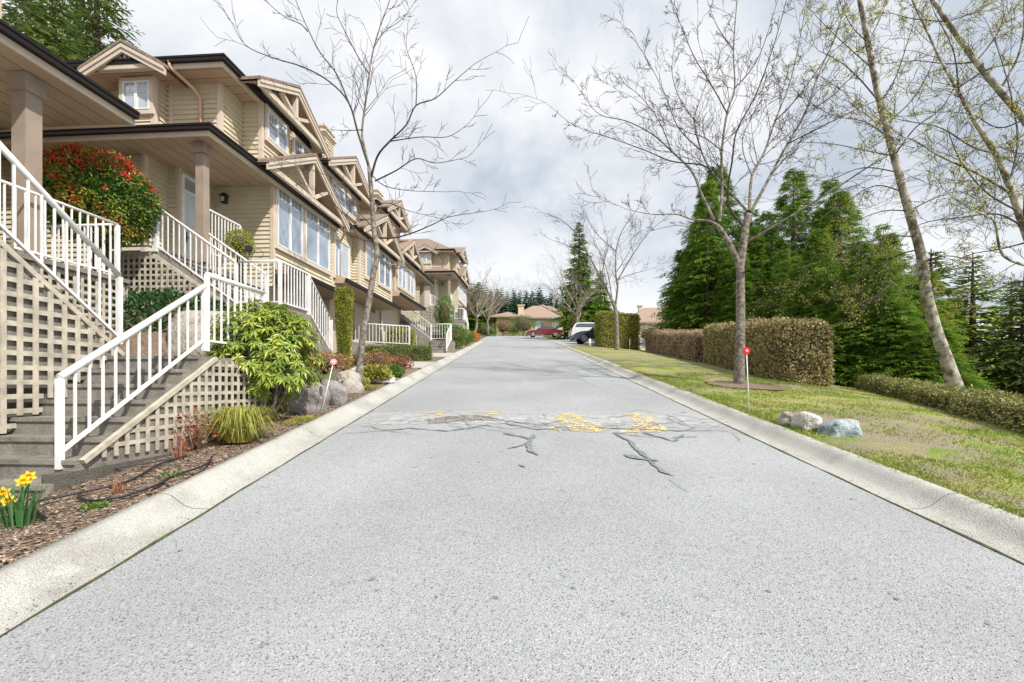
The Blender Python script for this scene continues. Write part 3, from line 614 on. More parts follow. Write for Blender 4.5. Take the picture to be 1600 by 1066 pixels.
def porch_house():
    """the end townhouse with the porch; parts in row coordinates"""
    H = thing('townhouse', 'tan townhouse with open porch and small upper window, behind the large red-tipped shrub', 'house', W(12, -3, 1.6), GR)
    mb = MB()
    S = lambda a0,b0,a1,b1,z0,z1,clip=None: siding(mb, W(a0,b0,0), W(a1,b1,0), z0, z1, clip=clip)
    S(12.1,0, 15.97,0, 4.8,6.95)                                  # front under the big gable
    S(12.1,-2.1, 12.1,0, 4.2,6.95)                                # porch side wall
    S(10.95,-1.67, 12.1,-1.67, 4.25,6.95)                         # door wall
    S(10.95,-1.97, 10.95,-1.67, 4.25,6.95); S(10.3,-1.95, 10.95,-1.95, 3.2,6.95); S(10.3,-7.5, 10.3,-1.95, 2.6,6.95)
    S(10.8,-.5, 11.6,-.5, 6.9,8.85); S(11.6,-.5, 11.6,0, 6.9,8.85); S(11.6,0, 14.3,0, 6.9,8.85)
    S(10.8,-1.85, 10.8,-.5, 6.9,8.85); S(10.45,-2.7, 10.45,-1.85, 6.9,8.85); S(10.45,-1.85, 10.8,-1.85, 6.9,8.85); S(10.8,-7.5, 10.8,-2.7, 6.9,8.85)
    S(11.6,0, 14.3,0, 8.85,9.45, clip=tri_clip(0, .88, 1.6, 8.7, .9))
    S(12.1,0, 15.6,0, 6.95,7.9, clip=tri_clip(0, 1.25, 2.2, 6.9, 1.2))
    siding(mb, W(15.97,-.3,0), W(17.8,-.3,0), 5.0, 7.3)
    mb.build('siding', M['siding'], H)
    mb = MB(); B = lambda a0,a1,b0,b1,z0,z1: mb.ob(W(a0, 0, 0), U, NO, 0, a1-a0, b0, b1, z0, z1)
    B(12.13,15.95,-7.5,-.02,4.8,6.9); B(11.62,14.28,-7.5,-.02,6.9,9.0); B(10.82,11.62,-7.5,-.52,6.9,8.8); B(10.47,10.82,-2.68,-1.87,6.9,8.8)
    B(10.32,12.13,-7.5,-1.97,1.8,6.85); B(10.97,12.13,-1.97,-1.69,1.8,6.85); B(12.13,15.95,-7.5,-.75,1.6,4.8); B(15.95,17.8,-7.5,-.32,1.8,8.0)
    mb.build('wall', M['stucco'], H)
    mb = MB(); B(9.05,12.1,-2.0,-.5,4.12,4.25); B(10.05,12.1,-.5,-.22,4.12,4.25); B(10.15,12.08,-1.9,-.3,2.2,4.1)
    mb.build('porch_floor', M['concrete'], H)
    mb = MB(); ct = lambda a,b,z0,z1,**k: corner_trim(mb, a, b, z0, z1, **k)
    ct(12.1,0,4.8,6.9); ct(12.1-.002,-1.67,4.25,6.9,db=.1) if False else None
    ct(10.95,-1.67,4.25,6.9); ct(10.3,-1.95,3.2,6.9); ct(10.8,-.5,6.9,8.8); ct(11.6,0,6.9,8.8); ct(10.45,-1.85,6.9,8.8)
    mb.ob(W(10.45,-2.7,0), NO, -U, 0, .09, .0, .032, 6.9, 8.8); mb.ob(W(15.97,0,0), U, NO, -.07, .03, -.05, .032, 4.8, 6.9); mb.ob(W(15.4,0,0), U, NO, 0, .1, .0, .034, 4.8, 6.9)
    mb.ob(W(12.13,0,0), U, NO, 0, 3.8, .0, .05, 4.66, 4.8); mb.ob(W(13.42,0,0), U, NO, 0, .10, .024, .04, 5.2, 6.9)
    mb.ob(W(10.8,-1.75,0), NO, -U, 0, .06, 0, .03, 6.9, 8.8)
    mb.build('corner_board', M['trim'], H)
    # roofs
    r = eave(H, 9.57, 15.6, -7.6, .16, 7.02, .62, 1.15, lines='b'); r2 = eave(H, 10.2, 14.6, -7.6, 0.0, 8.92, 1.6, 2.6, lines='a')
    gable(H, W(13.35, .5, 0), U, NO, 2.25, 1.27, 2.4, 'truss', 7.0); gable(H, W(12.45, .5, 0), U, NO, 1.68, .86, 2.6, 'truss', 8.80)
    gable(H, W(10.08, -2.28, 0), NO, -U, .98, .56, 1.8, 'sunburst', 8.70)
    # pent roof over the garage
    mb = MB(); p = [W(12.2,.0,4.86),W(16.0,.0,4.86),W(16.0,.42,4.70),W(12.2,.42,4.70),W(12.2,-.7,4.56),W(16.0,-.7,4.56),W(16.0,.42,4.56),W(12.2,.42,4.56)]
    mb.add(p, [(0,3,2,1),(3,7,6,2),(4,5,6,7),(0,4,7,3),(1,2,6,5)]); pr = mb.build('pent_roof', M['shingle'], H)
    mb = MB(); mb.ob(W(12.15,.42,0), U, NO, 0, 3.9, .002, .08, 4.58, 4.70); mb.build('gutter', M['gutter'], pr)
    mb = MB(); mb.ob(W(12.7,-.73,0), U, NO, 0, 2.9, 0, .05, 2.1, 4.45)
    for k in range(1, 5): mb.ob(W(12.7,-.73,0), U, NO, 0, 2.9, .05, .056, 2.1+k*.47-.01, 2.1+k*.47+.01)
    mb.build('garage_door', M['garage'], H)
    window(H, W(12.22,0,0), U, NO, 5.34, 1.24, 1.60, 2, (3,2), blind=()); window(H, W(13.66,0,0), U, NO, 5.34, 1.5, 1.58, 2, (3,2), blind=())
    window(H, W(15.55,0,0), U, NO, 5.34, .32, 1.30, 1, (2,2)); window(H, W(16.3,-.3,0), U, NO, 5.6, 1.1, 1.25, 1, (2,2), blind=(0,))
    window(H, W(11.78,0,0), U, NO, 7.98, .88, .74, 2, (3,2)); window(H, W(13.02,0,0), U, NO, 7.98, .95, .70, 2, (3,2))
    window(H, W(10.45,-2.58,0), NO, -U, 7.96, .66, .66, 2, (2,2), blind=(1,))
    # door with transom
    mb = MB(); A = W(11.04,-1.67,0)+NO*.024
    for (s0,s1,z0,z1) in ((-.07,0,4.25,6.75),(.78,.85,4.25,6.75),(0,.78,6.68,6.75),(0,.78,6.32,6.38)): mb.ob(A, U, NO, s0, s1, 0, .05, z0, z1)
    fr = mb.build('door_frame', M['white'], H)
    mb = MB(); mb.ob(A, U, NO, .0, .78, .002, .018, 6.38, 6.68); mb.build('transom', M['glass'], fr)
    mb = MB(); mb.ob(A, U, NO, 0, .78, .002, .035, 4.26, 6.32)
    for (s0,s1,z0,z1) in ((.1,.36,4.4,5.1),(.42,.68,4.4,5.1),(.1,.36,5.25,6.15),(.42,.68,5.25,6.15)): mb.ob(A, U, NO, s0, s1, .035, .045, z0, z1)
    dr = mb.build('door', M['door'], H)
    mb = MB(); mb.tube([A+U*.06+NO*.05+Z3*5.2, A+U*.06+NO*.09+Z3*5.2, A+U*.16+NO*.09+Z3*5.2], .012, 6); mb.ob(A, U, NO, .04, .08, .035, .05, 5.1, 5.35); mb.build('handle', M['dark'], dr)
    # post
    p = W(9.95,-.28,0); mb = MB(); mb.ob(p, U, NO, -.09, .09, -.09, .09, 4.25, 6.62); mb.ob(p, U, NO, -.125, .125, -.125, .125, 6.62, 6.84); mb.ob(p, U, NO, -.12, .12, -.12, .12, 4.25, 4.95)
    mb.build('porch_post', M['post'], H)
    # lamp on porch wall
    mb = MB(); c = W(12.1,-1.28,6.5)-U*.12; mb.ob(V(c.x,c.y,0), NO, U, -.06, .06, -.06, .06, 6.40, 6.58); mb.ob(V(c.x,c.y,0), NO, U, -.085, .085, -.085, .085, 6.58, 6.61); mb.ob(V(c.x,c.y,0), NO, U, -.04, .04, -.04, .12, 6.61, 6.66)
    lm = mb.build('wall_lamp', M['dark'], H); mb = MB(); mb.ob(V(c.x,c.y,0), NO, U, -.045, .045, -.064, -.058, 6.43, 6.55); mb.build('lamp_glass', M['blind'], lm)
    # downspouts
    mb = MB(); q = lambda b, a, z: W(a, b, z)
    mb.tube([q(-1.22,10.14,8.86), q(-1.22,10.16,8.74), q(-.98,10.55,8.5), q(-.95,10.73,8.38), q(-.95,10.74,7.2)], .036, 8); mb.build('downspout', M['copper'], H)
    mb = MB(); mb.tube([q(.3,15.75,6.95), q(.3,15.75,6.75), q(.05,15.9,6.5), q(.06,15.93,4.9)], .036, 8); mb.build('downspout', M['copper'], H)
    # porch railing right of the post
    railing(H, [W(10.06,-.30,4.45), W(11.2,-.30,4.45)], 1.05, .10, round_top=False)
    return H
def railing(T, pts, h=.9, gap=.125, posts=(True, True), round_top=True, low=.10, pw=.028, big=False):
    """railing along base points; its top rail mesh is the part, posts and balusters are its pieces"""
    mb = MB(); tops = [p+Z3*h for p in pts]; r = .034 if big else .022
    if round_top: mb.tube(tops, r, 10)
    else:
        for a, b in zip(tops, tops[1:]): mb.beam(a, b, .05, .035)
    R_ = mb.build('railing', M['white'], T)
    mb = MB()
    for a, b in zip(pts, pts[1:]): mb.beam(a+Z3*low, b+Z3*low, .035, .028)
    mb.build('bottom_rail', M['white'], R_)
    for i, p in enumerate(pts):
        if (i == 0 and not posts[0]) or (i == len(pts)-1 and not posts[1]): continue
        mb = MB(); mb.ob(V(p.x,p.y,0), U, NO, -pw, pw, -pw, pw, p.z-.02, p.z+h-.01); mb.build('post', M['white'], R_)
    for a, b in zip(pts, pts[1:]):
        L = V(b.x-a.x, b.y-a.y, 0).length; n = max(1, int(L/gap))
        for k in range(1, n):
            p = a.lerp(b, k/n); mb = MB(); w = .0095; mb.ob(V(p.x,p.y,0), U, NO, -w, w, -w, w, p.z+low, p.z+h-.01); mb.build('baluster', M['white'], R_)
    return R_
def lattice(T, A, t, n, s0, s1, zlo, zhi, step=.115, w=.042):
    """square lattice on a vertical plane through A; zlo(s), zhi(s) bound it"""
    mb = MB(); A = V(A.x, A.y, 0)
    for s in rng_(s0+w/2, s1-w/2, step):
        a, b = max(zlo(s-w/2), zlo(s+w/2)), min(zhi(s-w/2), zhi(s+w/2))
        if b-a > .03: mb.ob(A, t, n, s-w/2, s+w/2, .012, .024, a, b)
    zs = [zlo(s) for s in rng_(s0, s1, .05)]+[zhi(s) for s in rng_(s0, s1, .05)]; z = min(zs)+step*.5
    while z < max(zs):
        run = None
        for s in rng_(s0, s1, .02):
            ok = zlo(s) <= z-w/2 and z+w/2 <= zhi(s)
            if ok and run is None: run = s
            if (not ok or s >= s1-1e-6) and run is not None:
                if s-run > .03: mb.ob(A, t, n, run, s, .0, .0118, z-w/2, z+w/2)
                run = None
        z += step
    return mb.build('lattice_panel', M['lattice'], T)
# ---------------------------------------------------------------- stairs
def steps(mb, base, d, side, width, n, rise, run, zbot):
    """n risers climbing along d; side points across; base = lower outer corner"""
    for i in range(n):
        p = base+d*(i*run); mb.ob(V(p.x,p.y,0), d, side, 0, (n-i)*run, .0 , width, zbot if i == 0 else base.z+i*rise-.0, base.z+(i+1)*rise)
        mb.ob(V(p.x,p.y,0), d, side, -.02, .03, -.002, width+.002, base.z+(i+1)*rise-.04, base.z+(i+1)*rise+.002)
def near_stairs():
    T = thing('entry_staircase', 'nearest concrete staircase with white railings and lattice sides at the left edge', 'staircase', (-4.8, 4.6, .5), 'concrete front staircases with white railings')
    PLb = -4.44+7.2                                              # row coordinate of the road-side edge
    b1, b0 = PLb+.02, PLb-1.22
    mb = MB(); n, rise, run = 8, .175, .25; a0 = 3.93-.0
    base = W(a0, b0, .68)
    steps(mb, W(a0, b0, .55), U, NO, b1-b0+.12, n, rise, run, -.1)
    # wider foot steps sweeping left
    steps(mb, W(a0-.27, b0-.6, .38), U, NO, b1-b0+.60, 1, .172, .3, -.2)
    mb.build('steps', M['step'], T)
    zl = .55+n*rise
    mb = MB(); mb.ob(W(a0+n*run-.001,0,0), U, NO, 0, 1.35, -.0+PLb-2.3, b1+.12, zl-.16, zl); mb.ob(W(a0+n*run+.1,0,0), U, NO, 0, 1.15, PLb-2.2, b1-.0, .3, zl-.17)
    mb.build('landing', M['step'], T)
    # railing on the road side
    p1 = W(4.17, PLb, .84); p2 = W(5.94, PLb, 2.05)
    r = railing(T, [p1, p2], .82, .135, round_top=True, low=.13, pw=.024, big=True)
    r = railing(T, [W(5.99, PLb, 2.05), W(7.2, PLb, 2.05)], .99, .125, low=.12, pw=.024, big=True)
    # upper flight going back towards the camera
    m2 = 10; up_b = -5.55+7.2
    mb = MB(); steps(mb, W(5.85, up_b-1.1, zl-.01), -U, NO, 1.1, m2, .185, .237, zl-.3)
    mb.build('steps', M['step'], T)
    sl2 = .185/.237
    railing(T, [W(5.87, up_b, 2.14), W(3.9, up_b, 2.14+1.97*sl2)], .87, .125, low=.06, big=True, pw=.026)
    mb = MB(); mb.beam(W(5.9, up_b+.02, 1.98), W(3.6, up_b+.02, 1.98+2.3*sl2), .04, .055); 
    mb.beam(W(4.22, PLb+.17, .88), W(5.93, PLb+.17, 1.93), .05, .045)
    mb.build('handrail_cap' if False else 'skirting_board', M['lattice'], T)
    # lattice between lower steps and the upper flight, and beside the lower flight
    A = W(3.2, up_b+.03, 0); fl = lambda s: .55+rise*max(0, math.floor((3.2+s-a0)/run)+1)+.02 if s+3.2 > a0 else .48
    lattice(T, A, U, NO, 0, 2.72, lambda s: min(fl(s), zl), lambda s: 1.95+max(0, (5.9-3.2-s))*sl2, .152, .052)
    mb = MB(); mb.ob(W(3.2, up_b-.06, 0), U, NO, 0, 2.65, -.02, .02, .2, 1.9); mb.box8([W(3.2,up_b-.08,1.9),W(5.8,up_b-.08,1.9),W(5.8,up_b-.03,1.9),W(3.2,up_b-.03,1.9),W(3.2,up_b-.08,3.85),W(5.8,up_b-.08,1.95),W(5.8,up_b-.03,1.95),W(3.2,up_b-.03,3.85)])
    mb.build('backing_wall', M['shaded_concrete'], T)
    A = W(4.05, PLb+.15, 0)
    lattice(T, A, U, NO, .36, 2.95, lambda s: .90-s*.03, lambda s: min(.88+(s-.21)*.614, 1.91), .122, .042)
    mb = MB(); mb.ob(W(4.0, PLb+.02, 0), U, NO, 0, 3.0, -.0, .13, .2, .80); mb.build('footing', M['shaded_concrete'], T)
    return T
def near_porch():
    """porch of the house at the left edge: roof corner, post, floor and rail"""
    H = thing('townhouse', 'porch roof corner, brown post and deck of the house cut off at the left edge', 'house', W(5, -3, .6), GR)
    r = eave(H, 1.2, 7.85, -7.5, .16, 6.24, .7, 1.2, lines='b')
    p = W(6.6, -.32, 0); mb = MB(); mb.ob(p, U, NO, -.11, .11, -.11, .11, 3.4, 5.80); mb.ob(p, U, NO, -.14, .14, -.14, .14, 5.80, 6.06); mb.build('porch_post', M['post'], H)
    mb = MB(); mb.ob(W(1.5, 0, 0), U, NO, 0, 6.33, -7, -.03, 3.25, 3.4); mb.build('porch_floor', M['concrete'], H)
    mb = MB(); siding(mb, W(1.3,-2.1,0), W(7.6,-2.1,0), 1.8, 6.1); siding(mb, W(1.3,-7.4,0), W(1.3,-2.1,0), 1.8, 6.1); mb.build('siding', M['siding'], H)
    mb = MB(); mb.ob(W(1.32,0,0), U, NO, 0, 6.25, -7.4, -2.12, 1.0, 6.1); mb.ob(W(1.4,0,0), U, NO, 0, 6.2, -7.4, -2.0, 6.2, 9.2); mb.build('wall', M['stucco'], H)
    railing(H, [W(5.9,-.1,3.4), W(7.78,-.1,3.4)], .93, .12, low=.08)
    railing(H, [W(7.78,-.1,3.4), W(7.78,-1.9,3.4)], .93, .12, low=.08, posts=(False, True))
    mb = MB(); mb.beam(W(5.2,.0,3.36), W(7.86,.0,3.36), .12, .07); mb.build('deck_edge', M['step'], H)
    A = W(5.0, -.02, 0); lattice(H, A, U, NO, 0, 2.82, lambda s: 1.6, lambda s: 3.30, .115, .042)
    A = W(7.85, -2.2, 0); lattice(H, A, NO, U, 0, 2.2, lambda s: 1.6, lambda s: 3.30, .115, .042)
    mb = MB(); mb.ob(W(5.0, -.2, 0), U, NO, 0, 2.7, -1.9, .06, .8, 3.24); mb.build('foundation', M['step'], H)
    return H
def upper_stairs():
    T = thing('entry_staircase', 'second concrete staircase, white railings crossing in front of the porch behind the rhododendron', 'staircase', W(9.5, 1, 1.5), 'concrete front staircases with white railings')
    b_of = lambda X, Y: (X-(-7.2+.07*Y))
    bt, bb = -.5, 1.15                                           # top and bottom of the cross flight
    n = 7; rise = 1.15/n; run = (bb-bt)/n
    mb = MB(); steps(mb, W(9.02, bb, 3.10), -NO, U, 1.0, n, rise, run, 2.2)
    mb.build('steps', M['step'], T)
    mb = MB(); mb.ob(W(9.02,0,0), U, NO, 0, 1.1, bb-.02, bb+.95, 2.95, 3.10); mb.ob(W(9.12,0,0), U, NO, 0, .9, bb+.05, bb+.85, 1.2, 2.94); mb.build('landing', M['step'], T)
    s = 1.15/(bb-bt)
    railing(T, [W(9.02, bt, 4.25), W(9.02, bb, 3.10)], .88, .115, low=.1); railing(T, [W(10.0, bt+.25, 4.25-.25*s), W(10.0, bb, 3.10)], .88, .115, low=.1)
    railing(T, [W(9.02, bt-.8, 4.25), W(9.02, bt-.05, 4.25)], .88, .11, low=.1)
    railing(T, [W(9.02, bb+.06, 3.10), W(9.02, bb+.9, 3.10)], .90, .105, low=.1, posts=(False, True)); 
    railing(T, [W(9.08, bb+.9, 3.10), W(10.08, bb+.9, 3.10), W(11.15, bb+.9, 2.25)], .90, .105, low=.1, posts=(False, True))
    mb = MB(); m3 = 7; 
    for i in range(m3): mb.ob(W(10.12+i*.24,0,0), U, NO, 0, .24, bb, bb+.93, 1.4, 3.10-(i+1)*.165)
    mb.build('steps', M['step'], T)
    mb = MB(); mb.beam(W(9.0, bt-.05, 4.16), W(9.0, bb+.02, 3.02), .05, .06); mb.build('skirting_board', M['lattice'], T)
    A = W(8.98, -1.3, 0); lattice(T, A, NO, -U, 0, 2.5, lambda q: 2.55, lambda q: 4.15 if q < .8 else 4.15-(q-.8)*s-.03, .115, .042)
    A = W(8.98, 1.2, 0); lattice(T, A, NO, -U, 0, .9, lambda q: 2.2, lambda q: 2.96, .115, .042)
    mb = MB(); mb.ob(W(9.06,0,0), U, NO, 0, .05, -1.3, bb, 2.0, 3.0); mb.box8([W(9.06,-1.3,3.0),W(9.06,bb,3.0),W(9.12,bb,3.0),W(9.12,-1.3,3.0),W(9.06,-1.3,4.1),W(9.06,bb,3.02),W(9.12,bb,3.02),W(9.12,-1.3,4.1)]); mb.build('backing_wall', M['shaded_concrete'], T)
    return T
H1 = porch_house(); near_porch(); NS = near_stairs(); NS.location = NS.location+U*.19; T1 = upper_stairs()
off = W(36, 0, 0)-W(10, 0, 0)+V(0, 0, 3.40)
H4 = dup(H1, H1.location+off, label='farthest tan townhouse of the row, its end gable against the sky', group=GR)
T4 = dup(T1, T1.location+off-NO*1.0, label='small distant staircase with white railings below the farthest townhouse', group='concrete front staircases with white railings')
# second and third units
def unit(loc, label, fr, zb, lg, ug, up, recess, wins, upw, ch, band, porch=None):
    H = thing('townhouse', label, 'house', loc, GR); mb = MB()
    S = lambda a0,b0,a1,b1,z0,z1,clip=None: siding(mb, W(a0,b0,0), W(a1,b1,0), z0, z1, clip=clip)
    f0, f1 = fr; lz = lg[2]
    S(f0,0,f1,0,zb,lz); S(f0,-.6,f0,0,zb,lz); S(f0,0,f1,0,lz,lz+.9, clip=tri_clip(0, (lg[0]+lg[1])/2-f0, (lg[1]-lg[0])/2-.1, lz, lg[3]-lz-.12))
    if recess: S(recess[0],-.3,recess[1],-.3,zb,lz)
    S(up[0],-.05,up[1],-.05,up[2],ug[2]); S(up[0],-.05,up[1],-.05,ug[2],ug[2]+.7, clip=tri_clip(0, (ug[0]+ug[1])/2-up[0], (ug[1]-ug[0])/2-.1, ug[2], ug[3]-ug[2]-.12))
    S(up[0],-1.2,up[0],-.05,up[2],ug[2])
    mb.build('siding', M['siding'], H)
    mb = MB(); B = lambda a0,a1,b0,b1,z0,z1: mb.ob(W(a0, 0, 0), U, NO, 0, a1-a0, b0, b1, z0, z1)
    B(f0+.02,f1,-7.5,-.02,zb,lz); B(up[0]+.02,up[1],-7.5,-.07,up[2],ug[2]+.1); B(f0-1.8,f1,-7.5,-.78,zb-3,zb)
    mb.build('wall', M['stucco'], H)
    mb = MB()
    for a, b, za, zt in ((f0, 0, zb, lz-.05), (f1-.05, 0, zb, lz-.05), (up[0], -.05, up[2], ug[2])): mb = MB(); corner_trim(mb, a, b, za, zt); mb.build('corner_board', M['trim'], H)
    eave(H, lg[0], lg[1]-.1, -7.6, .12, lz+.02, .6, 1.1); eave(H, ug[0]-.1, ug[1]+.2, -7.6, .0, ug[2]+.22, 1.5, 1.55, m=M['terracotta'] if porch else None)
    gable(H, W((lg[0]+lg[1])/2, .5, 0), U, NO, (lg[1]-lg[0])/2, lg[3]-lz, 2.2, 'truss', lz, M['terracotta'] if porch else None)
    gable(H, W((ug[0]+ug[1])/2, .5, 0), U, NO, (ug[1]-ug[0])/2, ug[3]-ug[2], 2.4, 'truss', ug[2])
    for w_ in wins: window(H, W(w_[0], w_[5] if len(w_) > 5 else 0, 0), U, NO, w_[1], w_[2], w_[3], w_[4], (2,2), arch=len(w_) > 6)
    window(H, W(upw[0],-.05,0), U, NO, upw[1], upw[2], upw[3], 2, (2,2))
    if ch: chimney(H, *ch)
    b0, b1, bz = band
    mb = MB(); p = [W(b0,.0,bz+.20),W(b1,.0,bz+.20),W(b1,.42,bz),W(b0,.42,bz),W(b0,-.8,bz-.14),W(b1,-.8,bz-.14),W(b1,.42,bz-.14),W(b0,.42,bz-.14)]
    mb.add(p, [(0,3,2,1),(3,7,6,2),(4,5,6,7),(0,4,7,3),(1,2,6,5)]); pr = mb.build('pent_roof', M['soffit'], H)
    mb = MB(); mb.ob(W(b0-.05,.42,0), U, NO, 0, b1-b0+.1, .002, .08, bz-.12, bz+.01); mb.build('gutter', M['gutter'], pr)
    for g0 in (b0+.6, ) if b1-b0 < 4.5 else (b0+.4, b0+3.4):
        mb = MB(); mb.ob(W(g0,-.76,0), U, NO, 0, 2.5, 0, .05, bz-2.6, bz-.3)
        for k in range(1, 5): mb.ob(W(g0,-.76,0), U, NO, 0, 2.5, .05, .056, bz-2.6+k*.46-.01, bz-2.6+k*.46+.01)
        mb.build('garage_door', M['garage'], H)
    if porch:
        a0, a1, z = porch; eave(H, a0, a1, -5, .16, z, .7, 1.2, m=M['terracotta'])
        p = W(a1-.7,-.35,0); mb = MB(); mb.ob(p, U, NO, -.12, .12, -.12, .12, z-2.9, z-.17); mb.build('porch_post', M['post'], H)
        mb = MB(); mb.ob(W(a0,0,0), U, NO, 0, a1-a0-.3, -5, -.2, z-3.1, z-2.9); mb.build('porch_floor', M['concrete'], H)
        mb = MB(); mb.ob(W(a0,0,0), U, NO, 0, a1-a0-.5, -5, -2.1, z-5, z-.2); mb.build('porch_wall', M['stucco'], H)
    return H
unit(W(19, -3, 2.5), 'middle tan townhouse of the row with a white arched window', (17.8, 21.5), 5.35, (17.1, 21.8, 7.5, 8.77), (14.3, 18.1, 8.62, 9.62), (14.7, 17.9, 7.6), None,
     [(18.3, 5.95, .85, 1.35, 1), (19.75, 6.0, 1.45, 1.05, 2, 0, 1)], (15.5, 7.9, 1.9, .62), (16.9, -1.0, .75, 8.8, 10.9), (15.6, 21.4, 5.2))
unit(W(24, -3, 3.2), 'tan townhouse with pinkish shingles and an open porch roof at its far end', (22.0, 25.4), 6.1, (21.7, 25.4, 8.0, 9.02), (19.7, 22.9, 9.25, 10.12), (19.9, 22.9, 8.0), None,
     [(22.35, 6.45, 1.2, 1.15, 2), (23.75, 6.45, 1.3, 1.15, 2)], (20.4, 8.4, 1.7, .66), (22.3, -1.0, .7, 9.0, 10.8), (21.5, 25.9, 5.9), porch=(25.2, 28.9, 8.02))
def mid_stairs():
    T = thing('entry_staircase', 'third staircase, white railings climbing left from short concrete steps beside the round green shrub', 'staircase', W(25.5, 1.4, 3.3), 'concrete front staircases with white railings')
    A_ = 24.9; mb = MB(); steps(mb, W(A_-.8, 1.05, 3.30), U, NO, 1.0, 4, .17, .26, 2.8)
    steps(mb, W(A_+.3, .95, 4.0), -NO, U, 1.0, 9, .17, .22, 3.0); mb.build('steps', M['step'], T)
    mb = MB(); mb.ob(W(A_+.2,0,0), U, NO, 0, 1.2, .95, 2.1, 2.9, 3.99); mb.build('landing', M['step'], T)
    railing(T, [W(A_+.3, -.95, 5.4), W(A_+.3, .95, 4.0)], .9, .14, low=.1); railing(T, [W(A_+.3, 1.0, 4.0), W(A_+.3, 2.05, 4.0)], .9, .14, low=.1)
    railing(T, [W(A_-.9, 2.1, 3.35), W(A_+.3, 2.1, 4.0)], .9, .14, low=.1); railing(T, [W(A_+.3,-2.6,5.4), W(A_+.3,-1.0,5.4)], .9, .14, low=.1)
    A = W(A_+.25,-1.6,0); lattice(T, A, NO, -U, 0, 1.8, lambda q: 3.2, lambda q: 5.2-max(0, q-.6)*.75, .16, .06)
    return T
mid_stairs()
# free railing beside the driveway
def drive_fence():
    T = thing('guard_railing', 'white guard railing standing behind the low hedge by the driveway', 'railing', (-5.6, 18.9, 3.0))
    railing(T, [V(-6.9, 18.4, 3.28), V(-4.35, 19.3, 3.22)], .82, .13, low=.08)
    mb = MB(); mb.beam(V(-6.9, 18.4, 3.05), V(-4.35, 19.3, 2.95), .2, .5); mb.build('retaining_wall', M['step'], T)
drive_fence()
# ---------------------------------------------------------------- bare trees
def grow(mb, p, d, L, r, lvl, rn, up=.10, leaves=None, spread=.75, tips=None):
    seg = 4 if lvl > 0 else 3; pts = [p]; rad = [r]; q = p
    for i in range(seg):
        d = (d+V(rn.gauss(0,.16), rn.gauss(0,.16), rn.gauss(0,.13)+up)).normalized(); q = q+d*(L/seg); pts.append(q); rad.append(max(.0042, r*(1-(i+1)/seg*.72)))
        if lvl > 0 and (i > 0 or lvl > 1):
            for _ in range(1 if rn.random() < .75 else 2):
                ax = d.orthogonal().normalized(); ax.rotate(Matrix.Rotation(rn.uniform(0, 2*PI), 3, d)); nd = (d+ax*spread*rn.uniform(.6, 1.3)).normalized()
                grow(mb, q, nd, L*rn.uniform(.38, .62), max(.0045, rad[-1]*.62), lvl-1, rn, up, leaves, spread, tips)
        if leaves is not None and lvl < 2:
            for _ in range(leaves[1] if rn.random() < .62 else 0):
                v = V(rn.gauss(0,1), rn.gauss(0,1), rn.gauss(0,1)).normalized(); leaves[0].leaf(q+v*.03, v, V(0,0,1), leaves[2]*rn.uniform(.6, 1.3), leaves[2]*.6)
    mb.tube(pts, rad, 5 if r > .02 else 3, cap=False)
def traced_tree(name, label, cat, base, trunk, limbs, seed, Y0, bark, twig, group, lv=2, leaves=None, gap=.42, dspread=1.6, kL=.42, spread=.75, up=.1, tmin=.28):
    """trunk / limbs: photo polylines with a start and end radius; every limb gets its own real depth drift"""
    rn = random.Random(seed); T = thing(name, label, cat, base, group); mt = MB(); mw = MB(); lf = MB() if leaves else None
    def poly(pts, dz0, dz1):
        out = []
        for i, (x, y) in enumerate(pts):
            t = i/(len(pts)-1); out.append(PX(x, y, Y0+dz0+(dz1-dz0)*t))
        R2 = []                                                  # smooth by Catmull-Rom
        for i in range(len(out)-1):
            p0, p1, p2, p3 = out[max(i-1,0)], out[i], out[i+1], out[min(i+2,len(out)-1)]
            for k in range(4):
                t = k/4; R2.append(.5*((2*p1)+(p2-p0)*t+(2*p0-5*p1+4*p2-p3)*t*t+(3*p1-p0-3*p2+p3)*t**3))
        R2.append(out[-1]); return R2
    for (pts, r0, r1) in trunk:
        P = poly(pts, 0, 0); n = len(P); P[0] = P[0]-V(0,0,.15)
        mt.tube(P, [(r0+(r1-r0)*i/(n-1))*(1+.05*noise.noise(V(i*.9, seed, 0)))+(.05*r0/.13*math.exp(-i*.9)) for i in range(n)], 12)
    for (pts, r0, r1, *dd) in limbs:
        d1 = dd[0] if dd else rn.uniform(-dspread, dspread); P = poly(pts, 0, d1); n = len(P); r0 *= .72; r1 *= .72
        (mt if r0 > .035 else mw).tube(P, [r0+(r1-r0)*(i/(n-1))**.8 for i in range(n)], 7, cap=False)
        acc = 0; tot = sum((b-a).length for a, b in zip(P, P[1:])); run = 0
        for i in range(1, n):
            s = (P[i]-P[i-1]).length; acc += s; run += s; t = run/tot
            while acc > gap and t > tmin:
                acc -= gap; d = (P[i]-P[i-1]).normalized(); ax = d.orthogonal().normalized(); ax.rotate(Matrix.Rotation(rn.uniform(0, 2*PI), 3, d))
                L = kL*rn.uniform(.5, 1.25)*(tot*.55)*(1.15-t*.6); L = min(L, 2.6)
                grow(mw, P[i-1].lerp(P[i], rn.random()), (d+ax*spread).normalized(), L, max(.006, .35*(r0+(r1-r0)*t)), lv, rn, up, (lf, leaves[0], leaves[1]) if leaves else None, spread)
        d = (P[-1]-P[-2]).normalized(); grow(mw, P[-1], d, min(1.2, tot*.3), max(.006, r1), lv, rn, up, (lf, leaves[0], leaves[1]) if leaves else None, spread)
    tr = mt.build('trunk', bark, T); mw.build('branches', twig, T)
    if lf: lf.build('leaves', leaves[2], T)
    return T
TG = 'bare street trees lining the road'
base = PX(560, 606, 10.8); base.z = G(base.x, 10.8)
